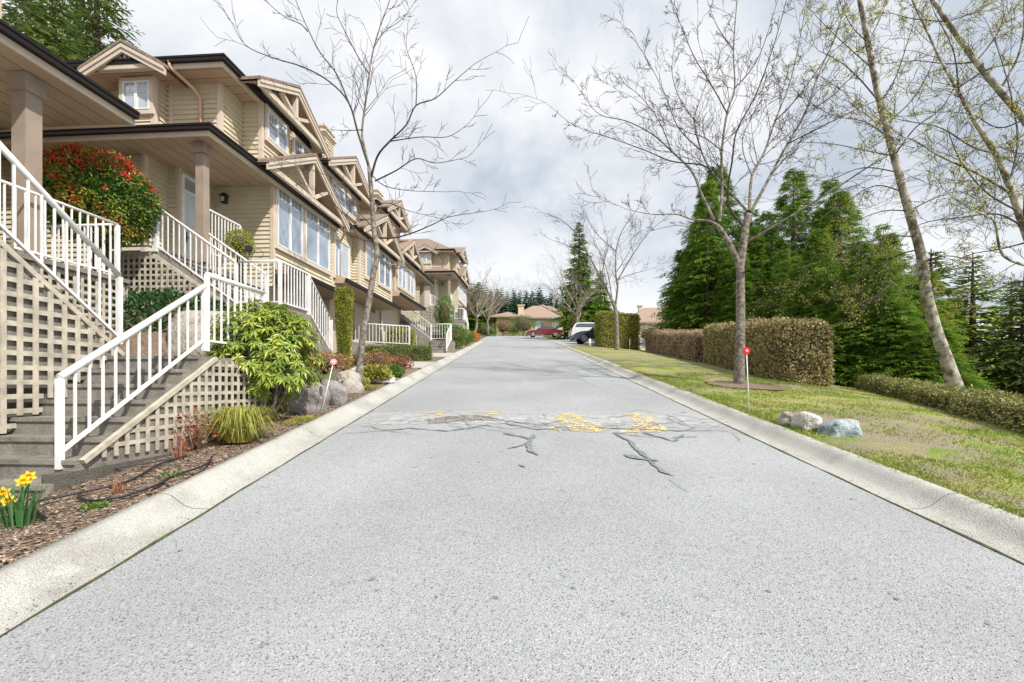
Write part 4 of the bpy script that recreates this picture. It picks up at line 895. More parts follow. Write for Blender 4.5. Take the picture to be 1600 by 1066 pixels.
traced_tree('street_tree', 'slender bare tree with pale bark left of the road, in front of the townhouses', 'tree', base,
    [([(561,606),(563,560),(568,520),(575,480),(583,430),(589,398),(584,356),(581,311),(577,263)], .082, .048)],
    [([(577,263),(568,225),(566,203),(571,161),(577,116),(584,75),(598,30),(609,0),(618,-40)], .05, .012), ([(577,263),(560,210),(545,161),(515,128),(474,105),(425,90),(384,71),(363,37)], .04, .008),
     ([(545,161),(526,116),(500,82),(481,45),(462,0),(455,-30)], .028, .008), ([(481,50),(470,38),(444,26),(414,0),(400,-20)], .018, .006),
     ([(580,278),(590,244),(609,221),(635,195),(650,165),(680,154),(710,127),(740,101)], .04, .007), ([(650,165),(650,120),(635,75),(637,45)], .02, .007), ([(609,221),(635,217),(661,214),(699,214),(725,199)], .022, .007),
     ([(586,283),(620,266),(650,248),(680,255),(721,248)], .028, .007), ([(577,116),(560,90),(537,45),(526,19),(530,-10)], .022, .007), ([(592,372),(620,371),(650,362),(680,349),(702,339),(747,332)], .034, .007),
     ([(566,203),(537,204),(511,202)], .018, .006), ([(586,376),(560,372),(549,350),(525,322),(495,300),(470,285)], .024, .006), ([(583,319),(610,318),(640,330),(690,342)], .018, .006), ([(578,270),(600,290),(640,298),(700,300)], .02, .006),
     ([(584,356),(560,330),(540,290),(500,270),(440,250)], .02, .006), ([(584,75),(600,50),(628,30),(650,0)], .016, .006), ([(588,395),(600,410),(625,420),(660,400)], .016, .005)],
    5, 10.8, M['bark'], M['twig'], TG, lv=1, gap=.30, dspread=1.5, kL=.36, spread=.75, up=.05)
base = PX(1155, 600, 11.5); base.z = G(base.x, 11.5)
traced_tree('street_tree', 'large bare spreading tree on the right lawn beside the red marker', 'tree', base,
    [([(1155,602),(1156,560),(1157,500),(1157,450),(1157,417),(1162,378),(1166,350),(1171,335)], .122, .082), ([(1157,420),(1148,398),(1136,374),(1120,351)], .074, .058)],
    [([(1120,351),(1104,345),(1081,343),(1057,335),(1018,335),(978,327)], .05, .008), ([(1116,345),(1096,303),(1081,268),(1049,236),(1018,209),(978,189),(935,178),(905,140)], .058, .008),
     ([(1124,347),(1128,299),(1128,236),(1136,177),(1148,138),(1146,79),(1151,8),(1155,-30)], .06, .012), ([(1168,330),(1136,295),(1112,268),(1096,236),(1085,189),(1096,150),(1104,118),(1090,60)], .05, .009),
     ([(1112,268),(1096,258),(1049,252),(1010,236),(958,217),(899,197),(864,170)], .034, .006), ([(1171,330),(1175,276),(1195,236),(1211,189),(1234,130),(1250,60),(1262,-10)], .058, .011), ([(1173,332),(1203,276),(1230,225),(1258,177),(1278,118),(1305,59),(1321,8)], .062, .012),
     ([(1165,380),(1207,355),(1254,327),(1305,295),(1352,264),(1380,248),(1420,220)], .055, .009), ([(1163,355),(1140,325),(1138,290),(1144,252),(1151,205),(1180,150),(1206,80),(1226,12)], .045, .010),
     ([(1136,177),(1110,130),(1085,90),(1060,30),(1045,-10)], .025, .007), ([(1049,236),(1030,190),(1000,150),(960,120)], .022, .006), ([(1258,177),(1300,150),(1350,100),(1390,60)], .026, .007), ([(1230,225),(1280,200),(1340,170),(1390,150)], .026, .007),
     ([(1211,189),(1240,160),(1290,90),(1310,40)], .022, .007), ([(1096,236),(1060,200),(1040,150),(1015,100),(990,60)], .024, .006), ([(1148,138),(1180,100),(1200,50),(1215,0)], .022, .007), ([(1120,352),(1090,360),(1060,352),(1020,360)], .02, .006), ([(1085,189),(1060,150),(1050,110),(1055,60)], .02, .006),
     ([(1146,79),(1120,40),(1105,0)], .02, .006), ([(1128,236),(1100,215),(1070,205),(1030,180),(985,150)], .02, .006), ([(1175,276),(1160,230),(1170,190),(1200,140)], .018, .006)],
    8, 11.5, M['bark'], M['twig'], TG, lv=2, gap=.40, dspread=2.6, kL=.27, spread=.75, up=.04, tmin=.2)
base = PX(964, 546, 28.7); base.z = G(base.x, 28.7)
t3 = traced_tree('street_tree', 'mid-sized bare tree standing against the tall clipped box hedge', 'tree', base,
    [([(964,548),(964,520),(962,485),(956,469)], .14, .11)],
    [([(956,469),(939,435),(921,401),(902,367),(876,343),(855,335)], .10, .02), ([(961,480),(965,448),(962,427),(963,390),(973,359),(997,325)], .10, .02), ([(965,438),(987,401),(1013,364),(1034,346)], .07, .015),
     ([(963,393),(950,382),(929,361),(910,325)], .06, .015), ([(965,438),(981,430),(1008,423),(1031,415)], .05, .012), ([(939,435),(945,405),(950,380),(940,340)], .05, .012), ([(921,401),(890,385),(862,375)], .04, .012), ([(962,427),(985,390),(1005,345)], .05, .012), ([(956,465),(950,430),(940,400),(915,350)], .05, .012)],
    12, 28.7, M['bark'], M['twig'], TG, lv=2, gap=.6, dspread=2.5, kL=.45, spread=.75, up=.06, tmin=.15)
# far bare trees by the bend, one build copied
def generic_tree(seed, name, label, loc, group, h=8):
    rn = random.Random(seed); T = thing(name, label, 'tree', loc, group); mt = MB(); mw = MB(); L = Vector(loc)
    pts = [L+V(0,0,-.2)]; q = L.copy()
    for i in range(5): q = q+V(rn.gauss(0,.06), rn.gauss(0,.06), h*.07); pts.append(q)
    mt.tube(pts, [.16-.012*i for i in range(6)], 8)
    for k in range(8):
        a = k*2.4+rn.random(); d = V(math.cos(a)*.75, math.sin(a)*.75, 1).normalized(); grow(mw, pts[rn.choice((3,4,5))], d, h*rn.uniform(.4, .6), .07, 3, rn, .05, None, .7)
    mt.build('trunk', M['bark'], T); mw.build('branches', M['twig'], T); return T
M['palebark'] = mat('lichened_twigs', (.26,.22,.17), .9, .35, 5)
gt = generic_tree(21, 'street_tree', 'bare tree right of centre in front of the far pink-roofed house', PX(882, 527, 52), TG, 8.2)
gt2 = generic_tree(22, 'street_tree', 'thin white-trunked bare tree at the bend beside the orange flowers', PX(741, 527, 50), TG, 7.5)
for o in (gt, gt2):
    for c in o.children:
        if c.name.startswith('branches'): c.data.materials[0] = M['palebark']
dup(gt, PX(763, 522, 62), 1.9, .9, 'small bare tree on the bright green verge beyond the bend', TG)
dup(gt2, PX(772, 519, 78), 4.1, 1.1, 'pale bushy bare tree left of the far pink-roofed house', TG)
dup(gt, PX(722, 516, 70), 3.3, 1.1, 'bare tree half hidden behind the end of the farthest townhouse', TG)
dup(gt2, PX(905, 528, 44), 2.3, 1.0, 'bare tree behind the parked cars in front of the dark evergreen', TG)
# leafing alders on the right
AG = 'leaning alders just coming into leaf on the right'
LV = (1, .050, M['budleaf'])
b_ = V(12.65, 13, G(12.65, 13))
traced_tree('alder_tree', 'tall leaning alder with mottled trunk rising behind the low hedge', 'tree', b_,
    [([(1492,604),(1478,560),(1462,515),(1447,455),(1439,397),(1420,330),(1397,244),(1375,161),(1356,67),(1343,0),(1330,-60)], .165, .045)],
    [([(1375,161),(1340,120),(1310,95),(1280,80)], .03, .008), ([(1397,244),(1350,235),(1300,225),(1240,222)], .03, .008), ([(1397,244),(1430,200),(1470,170),(1500,120)], .03, .008), ([(1375,161),(1400,120),(1420,60),(1440,0)], .03, .008), ([(1356,67),(1330,40),(1310,0)], .025, .008),
     ([(1356,67),(1375,30),(1390,-10)], .025, .008), ([(1410,300),(1370,290),(1330,310),(1290,350)], .03, .007), ([(1420,330),(1460,310),(1500,300),(1540,320)], .03, .007), ([(1432,370),(1390,370),(1340,385),(1290,420),(1250,440)], .03, .007), ([(1436,390),(1400,400),(1350,430),(1300,470),(1262,480)], .03, .007),
     ([(1405,270),(1350,262),(1300,280),(1240,300)], .028, .007), ([(1390,215),(1350,190),(1300,180),(1250,150)], .028, .007), ([(1440,410),(1480,400),(1520,410),(1560,440)], .028, .007), ([(1420,330),(1380,330),(1330,350),(1280,390)], .028, .007), ([(1443,430),(1400,440),(1360,470),(1320,500)], .024, .006), ([(1385,195),(1430,150),(1460,90),(1470,30)], .028, .007), ([(1366,110),(1310,60),(1270,20)], .024, .007), ([(1450,470),(1480,460),(1510,480)], .02, .006)],
    31, 13.0, M['alder'], M['twig'], AG, lv=2, leaves=LV, gap=.50, dspread=2.5, kL=.42, spread=.8, up=.02, tmin=.12)
b_ = V(14.0, 11, G(14.0, 11))
traced_tree('alder_tree', 'alder leaning in from the right edge with forked dark limbs', 'tree', b_,
    [([(1705,640),(1670,540),(1635,450),(1600,356),(1577,289),(1555,240),(1521,187)], .11, .048)],
    [([(1521,187),(1495,139),(1470,95),(1450,52),(1425,0),(1410,-40)], .06, .02), ([(1577,300),(1525,270),(1469,244),(1430,220),(1412,214),(1380,190)], .05, .010), ([(1620,420),(1568,400),(1555,350),(1540,337),(1505,320),(1480,300)], .05, .010), ([(1600,356),(1560,335),(1500,340),(1440,350),(1400,380)], .035, .008),
     ([(1521,187),(1500,150),(1490,80),(1460,20)], .035, .01), ([(1555,240),(1520,230),(1470,200),(1420,190),(1370,180)], .03, .008), ([(1577,289),(1590,220),(1580,150),(1560,80),(1540,30)], .035, .009), ([(1495,139),(1540,110),(1580,100),(1620,90)], .03, .008), ([(1600,380),(1560,390),(1510,400),(1460,430)], .03, .008), ([(1630,440),(1590,440),(1540,460),(1500,480)], .03, .008), ([(1615,400),(1600,330),(1610,250),(1605,180)], .04, .01), ([(1590,330),(1540,300),(1500,250),(1480,200)], .03, .008)],
    37, 11.0, M['alder'], M['twig'], AG, lv=2, leaves=LV, gap=.46, dspread=2.5, kL=.42, spread=.8, up=.02, tmin=.12)
b_ = V(17.0, 12.5, G(17.0, 12.5))
traced_tree('alder_tree', 'alder crossing the top right corner with a mossy limb', 'tree', b_,
    [([(1770,560),(1720,400),(1660,270),(1600,187),(1562,142),(1525,97),(1480,34),(1457,0),(1430,-40)], .11, .04)],
    [([(1562,142),(1590,90),(1600,40),(1598,-20)], .05, .015), ([(1600,187),(1560,200),(1520,180),(1480,175),(1430,180)], .03, .008), ([(1525,97),(1480,100),(1430,95),(1380,100)], .03, .008), ([(1480,34),(1520,20),(1560,0)], .03, .008), ([(1640,240),(1590,240),(1560,230),(1510,240)], .03, .008), ([(1525,97),(1560,50),(1575,0)], .03, .01), ([(1480,34),(1430,30),(1390,20)], .03, .008), ([(1660,270),(1620,280),(1570,310),(1520,360)], .03, .008)],
    41, 12.5, M['alder'], M['twig'], AG, lv=2, leaves=LV, gap=.50, dspread=2.5, kL=.45, spread=.8, up=.02, tmin=.12)
# ---------------------------------------------------------------- evergreens
def cedar(seed, name, label, loc, H, Rr, m, n=2600, group=None, fs=.42, subs=6, extra=0):
    """a cedar of several leaders: drooping feathery sprays on arching boughs"""
    rn = random.Random(seed); T = thing(name, label, 'tree', loc, group); L = Vector(loc); mf = MB(); mt = MB()
    cones = [(0, 0, H, Rr, 0)]+[(math.cos(k*2.4+seed)*Rr*.52, math.sin(k*2.4+seed)*Rr*.52, H*rn.uniform(.52, .88), Rr*rn.uniform(.42, .6), 0) for k in range(subs)]
    wsum = sum(c[2]*c[3] for c in cones)
    for (cx, cy, h, r, _) in cones:
        nb = int(n*h*r/wsum/9); o = L+V(cx, cy, 0)
        for i in range(nb):
            t = rn.random()**1.3*.97+.02; a = rn.uniform(0, 2*PI); ph = noise.noise(V(math.cos(a)*1.4+seed, math.sin(a)*1.4+cx, t*h*.5))
            ln = r*((1-t)**.92)*(1+.5*ph)*rn.uniform(.72, 1.12)+.14; d = V(math.cos(a), math.sin(a), 0); tg = V(-math.sin(a), math.cos(a), 0)
            rise = rn.uniform(.05, .35)
            for k in range(9):                                   # sprays along the outer part of the bough
                sct = rn.uniform(.35, 1.0)**.7; q = o+V(0,0,t*h)+d*ln*sct+V(0,0, ln*rise*(sct-sct*sct*1.15))+tg*rn.gauss(0,.10*ln+.03); sd = 1 if k % 2 else -1
                f = fs*rn.uniform(.5, 1.15)*(1-.35*t)
                ax = (d*rn.uniform(.5, 1)+tg*sd*rn.uniform(.1, .8)+V(0,0,rn.uniform(-.75, .10))).normalized(); sx = ax.cross(V(0,0,1)); sx = sx.normalized() if sx.length > .01 else tg
                for g in range(5):
                    u = g/5; p = q+ax*f*u; s2 = 1 if g % 2 else -1; dd = (ax*.8+sx*s2*.65*(1-u*.6)+V(0,0,-.18)).normalized(); mf.leaf(p, dd, V(rn.gauss(0,.3), rn.gauss(0,.3), 1).normalized(), f*.55*(1.1-u*.6), f*.13)
        mt.tube([o+V(0,0,-.3), o+V(0,0,h*.5), o+V(0,0,h*.96)], [r*.06, r*.04, .012], 7)
    mt.build('trunk', M['brownbark'], T); mf.build('crown', m, T); return T
CG = 'dense cedars massed behind the right-hand hedges'
def gp(px, Y, dz=0): X = (px-800)/FP*Y; return V(X, Y, G(X, Y)+dz)
cA = cedar(51, 'cedar_tree', 'leftmost tall dark green cedar with a pointed top', gp(1120, 31), 13.6, 4.4, M['cedar'], 36000, CG, fs=.62)
cB = cedar(52, 'cedar_tree', 'cedar with yellowing tips, the tall one behind the big tree', gp(1240, 28), 13.2, 4.4, M['cedar'], 30000, CG, fs=.58)
cC = cedar(53, 'cedar_tree', 'yellow-green cedar right of the tall one', gp(1312, 25), 11.0, 4.0, M['cedar2'], 27000, CG, fs=.55)
def put(proto, px, Y, sc, rz, label, grp, dz=0): p = gp(px, Y, dz); return dup(proto, p, rz, sc, label, grp)
put(cA, 1092, 35, .72, 2.1, 'small cedar at the left end of the cedar mass, above the pinkish hedge', CG)
put(cB, 1178, 27, .66, 1.1, 'cedar directly behind the trunk of the big bare tree', CG)
put(cA, 1278, 20, .50, 4.0, 'low dark cedar behind the tall bronzed hedge', CG)
put(cA, 1345, 17.2, (.52,.52,.44), .6, 'dark bushy cedar at the end of the tall bronzed hedge', CG, -.3)
put(cC, 1388, 22, .74, 2.8, 'yellowish cedar whose top is just left of the leaning alder', CG)
put(cA, 1405, 16.2, (.50,.50,.30), 5.1, 'rounded dark cedar above the low hedge, left of the alder trunk', CG, -.5)
put(cB, 1440, 24, .55, 3.9, 'cedar partly behind the leaning alder trunk', CG, -.5)
put(cC, 1205, 33, .98, 5.5, 'cedar filling the gap between the two tallest ones', CG)
put(cB, 1225, 24, .52, 2.5, 'low cedar over the middle of the bronzed hedge', CG)
def fir(seed, label, loc, H, Rr, m, n=60, group=None, per=9, name='fir_tree', quality=1):
    rn = random.Random(seed); T = thing(name, label, 'tree', loc, group); L = Vector(loc); mf = MB(); mt = MB()
    mt.tube([L+V(0,0,-.5), L+V(0,0,H*.5), L+V(0,0,H)], [Rr*.08, Rr*.05, .02], 7)
    for i in range(n):
        t = .06+.93*i/n; z = t*H
        for k in range(per):
            a = rn.uniform(0, 2*PI); ln = Rr*(1-t)**.8*rn.uniform(.55, 1.15)+.15; d = V(math.cos(a), math.sin(a), -.12+.4*t-.1); tg = V(-math.sin(a), math.cos(a), 0)
            p0 = L+V(0,0,z); p1 = p0+d*ln-V(0,0,.12*ln*ln/ (Rr)); mt.tube([p0, p1], [.03, .008], 3, cap=False)
            m_ = int(6*quality)+int(ln*3*quality)
            for j in range(m_):
                s = .2+.8*j/m_; q = p0.lerp(p1, s)+V(rn.gauss(0,.06), rn.gauss(0,.06), rn.gauss(0,.05)); sd = 1 if j % 2 else -1; w = ln*(1.1-s)*.45+.12
                dd = (d*.7+tg*sd*rn.uniform(.5, 1)+V(0,0,-.3+rn.gauss(0,.15))).normalized(); mf.leaf(q, dd, V(0,0,1), w, w*.30)
    mt.build('trunk', M['brownbark'], T); mf.build('crown', m, T); return T
FG = 'tall firs on the slope behind the townhouses'
f1 = fir(61, 'dark fir with ragged branches, its tip out of frame above the upper window gable', V(-29.2, 32, 10.0), 26, 5.6, M['fir2'], 46, FG, 8, quality=.8)
dup(f1, V(-35.6, 33.5, 9.8), 1.3, (1.1,1.1,.98), 'dark fir in the top left corner above the porch roof', FG)
dup(f1, V(-37, 39, 9.5), 2.9, (1.3,1.3,.98), 'shorter fir between the two taller ones on the left', FG)
dup(f1, V(-27.2, 27, 8), 4.4, (1.1,1.1,.72), 'lighter fir low behind the gutter of the porch house', FG)
RG = 'conifers on the falling ground at the right edge'
f2 = fir(62, 'soft green conifer right of the leaning alder', gp(1520, 22, -.5), 8.6, 3.0, M['cedar2'], 36, RG, 7, quality=.9)
f3 = fir(63, 'dark drooping conifer at the right edge behind the low hedge', gp(1600, 17, -.5), 6.2, 2.8, M['fir2'], 34, RG, 7, quality=.9)
put(f3, 1455, 26, 1.5, 1.7, 'tall conifer seen through the alder branches', RG); put(f2, 1580, 27, 1.05, 2.2, 'far conifer topping the right edge of the photo', RG)
put(f2, 1480, 34, .8, .3, 'distant conifer behind the alder trunk', RG); put(f3, 1680, 20, 1.3, .9, 'conifer just past the right edge', RG)
ft = fir(64, 'tall dark evergreen behind the parked cars and the box hedge', PX(905, 527, 50)+V(0,0,0), 12.8, 3.6, M['cedar'], 50, None, 8)
dup(ft, PX(938, 530, 52), 2.0, (.9,.9,.62), 'shorter evergreen just right of the tall one behind the box hedge')
dup(ft, PX(748, 520, 85), .9, (1.3,1.3,.75), 'dark evergreen behind the white-trunked tree at the bend')
def forest():
    rn = random.Random(71); mb = MB()
    for i in range(420):
        row = i % 3; Y = 118+row*16+rn.uniform(-4, 4); x = rn.uniform(-34, 36) if i < 350 else rn.uniform(-90, -25); X = x*Y/118
        hz = (26+row*4)*(.80+.25*rn.random())-.00*abs(x); zb = road_z(Y)-1; 
        ytop = 444+9*abs(math.sin(x*.9))+rn.uniform(0, 16)+max(0, (x-6))*2.0-row*3
        if x < -8: ytop = 440+rn.uniform(0, 18)-abs(x+8)*.8
        zt = EYE+(HZ-ytop)/FP*Y; h = max(6, zt-zb); r = h*.17
        for t_ in range(26):
            t = t_/26
            for k in range(9):
                a = rn.uniform(0, 2*PI); ln = r*(1-t)**.85*rn.uniform(.6, 1.2)+.3; d = V(math.cos(a), math.sin(a), -.45); p = V(X, Y, zb+h*(.08+.92*t)); mb.leaf(p+d*ln*.15, d.normalized(), V(0,0,1), ln, ln*.55)
    o = mb.build('forest', M['farfir']); o['kind'] = 'stuff'; tag(o, 'far dark conifer forest on the hill behind the pink-roofed house', 'forest')
forest()
# ---------------------------------------------------------------- hedges and shrubs
def hedge(name, label, cat, P0, P1, w, h, m, leaf=.05, dens=900, seed=1, group=None, z0=None, bumpy=.08, base=True, taper=0):
    """clipped hedge from P0 to P1 (ground centre points)"""
    rn = random.Random(seed); c = (P0+P1)/2; T = thing(name, label, cat, c, group); t = (P1-P0); Lg = V(t.x, t.y, 0).length; tz = t.z; t = V(t.x, t.y, 0).normalized(); s = V(t.y, -t.x, 0); mb = MB()
    A = 2*(Lg*h+w*h)+Lg*w; n = int(A*dens)
    for _ in range(n):
        k = rn.random()*A; u = rn.random()*Lg; v = (rn.random()-.5)*w; z = rn.random()*h
        if k < Lg*h: v = w/2; nr = s
        elif k < 2*Lg*h: v = -w/2; nr = -s
        elif k < 2*Lg*h+w*h: u = 0; nr = -t
        elif k < 2*Lg*h+2*w*h: u = Lg; nr = t
        else: z = h; nr = V(0,0,1)
        tp = 1-taper*(1-z/h); q = P0+t*(Lg/2+(u-Lg/2)*(tp if taper else 1))+s*v*tp+V(0,0,z+tz*u/Lg)
        # rounded corners
        e1, e2, e3 = max(0, abs(v)-w/2+.3), max(0, z-h+.3), max(0, abs(u-Lg/2)-Lg/2+.3); ex = e1*e2+e2*e3+e1*e3; q -= nr*(1.5 if h > 1 else .8)*ex
        if rn.random() < .02: q += nr*rn.uniform(.03, .12)
        q += nr*(1.3*bumpy*noise.noise(q*1.2+V(seed,0,0))+bumpy*.5*noise.noise(q*5)+rn.uniform(-.09, .03))
        d = (nr*rn.uniform(.1,1)+V(rn.gauss(0,.7), rn.gauss(0,.7), rn.gauss(.1,.7))).normalized(); mb.leaf(q, d, (nr+V(rn.gauss(0,.5), rn.gauss(0,.5), rn.gauss(0,.5))).normalized(), leaf*rn.uniform(.7, 1.4), leaf*.55)
    mb.build('foliage', m, T); mb = MB(); e = .13; tp = 1-taper
    O = P0; b4 = lambda f, zz: [O+t*(Lg/2-(Lg/2-e)*f)+s*(w/2-e)*f+V(0,0,zz), O+t*(Lg/2+(Lg/2-e)*f)+s*(w/2-e)*f+V(0,0,zz+tz), O+t*(Lg/2+(Lg/2-e)*f)-s*(w/2-e)*f+V(0,0,zz+tz), O+t*(Lg/2-(Lg/2-e)*f)-s*(w/2-e)*f+V(0,0,zz)]
    mb.box8(b4(tp, -.1)+b4(1, h-e)); mb.build('twigs', M['brownbark'], T)
    return T
def gl(X, Y, dz=0): return V(X, Y, G(X, Y)+dz)
hedge('clipped_hedge', 'tall clipped bronzed hedge right of the big bare tree', 'hedge', gl(8.55, 13.2), gl(9.7, 21.3), 1.5, 1.85, M['hedge_brown'], .09, 700, 1, 'clipped hedges along the right lawn', bumpy=.12)
hedge('clipped_hedge', 'pinkish brown clipped hedge beyond the bronzed one, left of the big tree trunk', 'hedge', gl(9.35, 21.6), gl(9.9, 31.5), 1.4, 1.5, M['hedge_pink'], .085, 560, 2, 'clipped hedges along the right lawn', bumpy=.14)
hedge('clipped_hedge', 'low clipped hedge at the right edge below the alder', 'hedge', gl(7.6, 5.7), gl(11.5, 14.6), .75, .52, M['hedge_olive'], .055, 1150, 3, 'clipped hedges along the right lawn', bumpy=.08)
hedge('clipped_hedge', 'tall golden green box hedge beside the parked cars', 'hedge', gl(6.05, 32.2), gl(8.9, 32.6), 1.5, 2.45, M['hedge_gold'], .10, 420, 4, 'clipped hedges along the right lawn', bumpy=.06)
hedge('clipped_hedge', 'second golden box hedge just behind the tall one', 'hedge', gl(6.5, 34.2), gl(8.2, 34.4), 1.2, 2.3, M['hedge_gold'], .10, 300, 14, 'clipped hedges along the right lawn', bumpy=.06)
hedge('clipped_hedge', 'low dark green hedge between the driveway and the white guard railing', 'hedge', V(-5.95, 18.4, 2.50), V(-3.35, 18.9, 2.52), .7, .62, M['hedge_green'], .05, 1300, 5)
hedge('clipped_hedge', 'square green hedge block beside the third staircase', 'hedge', V(-5.7, 20.6, 2.75), V(-4.5, 21.0, 2.75), .8, 1.35, M['hedge_gold'], .055, 900, 6)
hedge('column_shrub', 'tall golden column-shaped shrub in front of the garage wall', 'shrub', V(-4.88, 12.5, 2.02), V(-4.38, 12.6, 2.02), .52, 2.22, M['hedge_gold'], .04, 2600, 7, None, bumpy=.05, taper=.42)
def shrub(name, label, c, r, m, n, leaf, seed, cat='shrub', group=None, shell=.35, stem=None, sq=.85, flat=.35, woody=True, zmin=-9):
    rn = random.Random(seed); T = thing(name, label, cat, V(c[0], c[1], c[2]-r[2]), group); mb = MB(); C = Vector(c)
    for _ in range(n):
        d = V(rn.gauss(0,1), rn.gauss(0,1), rn.gauss(0,1)).normalized()
        if d.z < zmin: d.z = -d.z
        k = (1-shell*rn.random()**1.6)*(1+.18*noise.noise(d*2.2+V(seed,0,0))+.12*noise.noise(d*5+V(0,seed,0)))*(1+(.12*rn.random() if rn.random() < .05 else 0))
        p = C+V(d.x*r[0], d.y*r[1], d.z*r[2])*k; dd = (d+V(rn.gauss(0,.6), rn.gauss(0,.6), rn.gauss(.1,.6))).normalized(); mb.leaf(p, dd, (d+V(rn.gauss(0,flat), rn.gauss(0,flat), rn.gauss(.2,flat))).normalized(), leaf*rn.uniform(.7,1.4), leaf*.5)
    mb.build('foliage', m, T)
    mb = MB()
    if woody: mb.blob(c, (r[0]*.62, r[1]*.62, r[2]*.62), seed, .2, 2)
    z0 = stem if stem is not None else c[2]-r[2]
    for k in range(3): a = k*2.1+seed; mb.tube([V(c[0]+.04*math.cos(a), c[1]+.04*math.sin(a), z0-.05), V(c[0]+r[0]*.2*math.cos(a), c[1]+r[1]*.2*math.sin(a), c[2]-r[2]*.4), V(c[0]+r[0]*.4*math.cos(a), c[1]+r[1]*.4*math.sin(a), c[2])], [.035, .025, .01], 6)
    mb.build('branches', M['brownbark'], T); return T
shrub('photinia_shrub', 'large rounded shrub with red and lime leaves between the first two porches', (-7.68, 8.45, 5.03), (.88, .85, .84), M['photinia'], 26000, .062, 1, stem=2.9, shell=.3)
def new_growth():
    rn = random.Random(77); mb = MB(); T = [o for o in bpy.data.objects if o.name == 'photinia_shrub'][0]; C = V(-7.68, 8.45, 5.03); r = (.88, .85, .84)
    for _ in range(900):
        d = V(rn.gauss(-.1,1), rn.gauss(-.2,1), rn.gauss(.9,.8)).normalized()
        if d.z < .25 and rn.random() < .75: continue
        p = C+V(d.x*r[0], d.y*r[1], d.z*r[2])*(1.01+.13*noise.noise(d*2.2+V(1,0,0)))
        for j in range(5): dd = (d*.6+V(rn.gauss(0,.7), rn.gauss(0,.7), rn.gauss(.2,.6))).normalized(); mb.leaf(p, dd, d, rn.uniform(.05,.085), .028)
    mb.build('new_growth', M['redtips'], T)
new_growth()
shrub('topiary_shrub', 'small golden rounded topiary at the foot of the porch wall', (-6.25, 10.45, 4.80), (.29, .29, .32), M['hedge_gold'], 3500, .035, 2, stem=2.9, shell=.25)
shrub('ivy_patch', 'dark ivy mound below the lattice behind the nearest railing', (-6.3, 8.3, 2.72), (1.25, .65, .50), M['ivy'], 4200, .11, 3, 'plant', shell=.3, flat=.6)
shrub('low_shrub', 'reddish brown bushy shrub at the foot of the low dark hedge', (-4.25, 16.9-2.4, 2.30), (.42, .40, .40), M['bronze'], 1500, .05, 4, shell=.5)
shrub('low_shrub', 'bronze shrub behind the column-shaped shrub near the driveway', (-4.9, 14.6, 2.35), (.4, .4, .35), M['hedge_brown'], 1200, .05, 5, shell=.5)
shrub('low_shrub', 'yellow-green tufted shrub to the right of the slender tree', (-3.45, 11.5, 1.78), (.36, .36, .22), M['sedge'], 2600, .11, 6, shell=.9, woody=False, zmin=-.1)
shrub('low_shrub', 'bright green cushion plant near the driveway corner', (-3.32, 12.9, 1.95), (.24, .24, .16), M['shrub_green'], 1500, .06, 7, shell=.6, woody=False)
shrub('low_shrub', 'purplish brown twiggy shrub at the driveway edge', (-3.7, 15.0, 2.28), (.45, .35, .22), M['redshrub'], 900, .07, 8, shell=.9)
shrub('ground_cover', 'orange-yellow moss cushion at the foot of the slender tree', (-3.3, 10.5, 1.50), (.22, .3, .07), M['sedge'], 900, .03, 9, 'plant', shell=.5)
shrub('ground_cover', 'green moss mat on the kerb edge below the white marker', (-3.22, 7.1, 1.02), (.20, .45, .07), M['sedge'], 2500, .025, 10, 'plant', shell=.5)
shrub('ground_cover', 'small bright weed clump beside the black hose', (-3.28, 4.35, .69), (.09, .12, .06), M['shrub_green'], 350, .03, 11, 'plant', shell=.8)
shrub('ground_cover', 'tiny green weed clump nearest the daffodils', (-3.35, 3.65, .60), (.10, .08, .04), M['shrub_green'], 260, .035, 12, 'plant', shell=.8)
shrub('ground_cover', 'rusty ground cover at the foot of the boulders', (-3.85, 9.3, 2.05), (.55, .5, .20), M['bronze'], 1600, .05, 23, 'plant', shell=.5)
shrub('round_shrub', 'round green shrub at the foot of the third staircase', (-3.55, 28.2, 4.55), (.75, .75, .72), M['shrub_green'], 3200, .09, 13, group='green shrubs at the bend', shell=.3)
shrub('round_shrub', 'upright green shrub above the third staircase', (-4.55, 30.5, 6.3), (.65, .65, 1.25), M['shrub_green'], 3200, .09, 14, group='green shrubs at the bend', shell=.3)
shrub('round_shrub', 'low green shrub beyond the round one, before the orange flowers', (-3.3, 32.5, 4.95), (.7, .7, .5), M['shrub_green'], 1600, .09, 15, group='green shrubs at the bend', shell=.3)
shrub('flower_clump', 'mound of orange and yellow flowers on the kerb at the bend', (-3.7, 40.0, 5.75), (.9, 1.6, .45), M['orange'], 2600, .09, 16, 'flowers', shell=.4)
shrub('round_shrub', 'dark shrub left of the far pink-roofed house', PX(742+60, 514, 70), (2.0, 1.5, 1.0), M['hedge_green'], 1500, .16, 17, group='shrubs around the far house', shell=.4)
shrub('round_shrub', 'green bush behind the maroon car', PX(818, 508, 66), (1.9, 1.2, 1.5), M['hedge_green'], 1500, .16, 18, group='shrubs around the far house', shell=.4)
shrub('round_shrub', 'reddish bush left of the green bush behind the maroon car', PX(786, 512, 68), (1.4, 1.0, 1.2), M['bronze'], 900, .16, 19, group='shrubs around the far house', shell=.4)
shrub('round_shrub', 'tall golden bush behind the rear of the parked white car', PX(900, 508, 48), (1.0, 1.0, 1.9), M['hedge_gold'], 1500, .12, 20, group='shrubs around the far house', shell=.4)
shrub('round_shrub', 'dark low shrub at the verge past the bend', PX(760, 516, 66), (1.7, 1.2, 1.0), M['hedge_green'], 1200, .16, 24, group='shrubs around the far house', shell=.4)
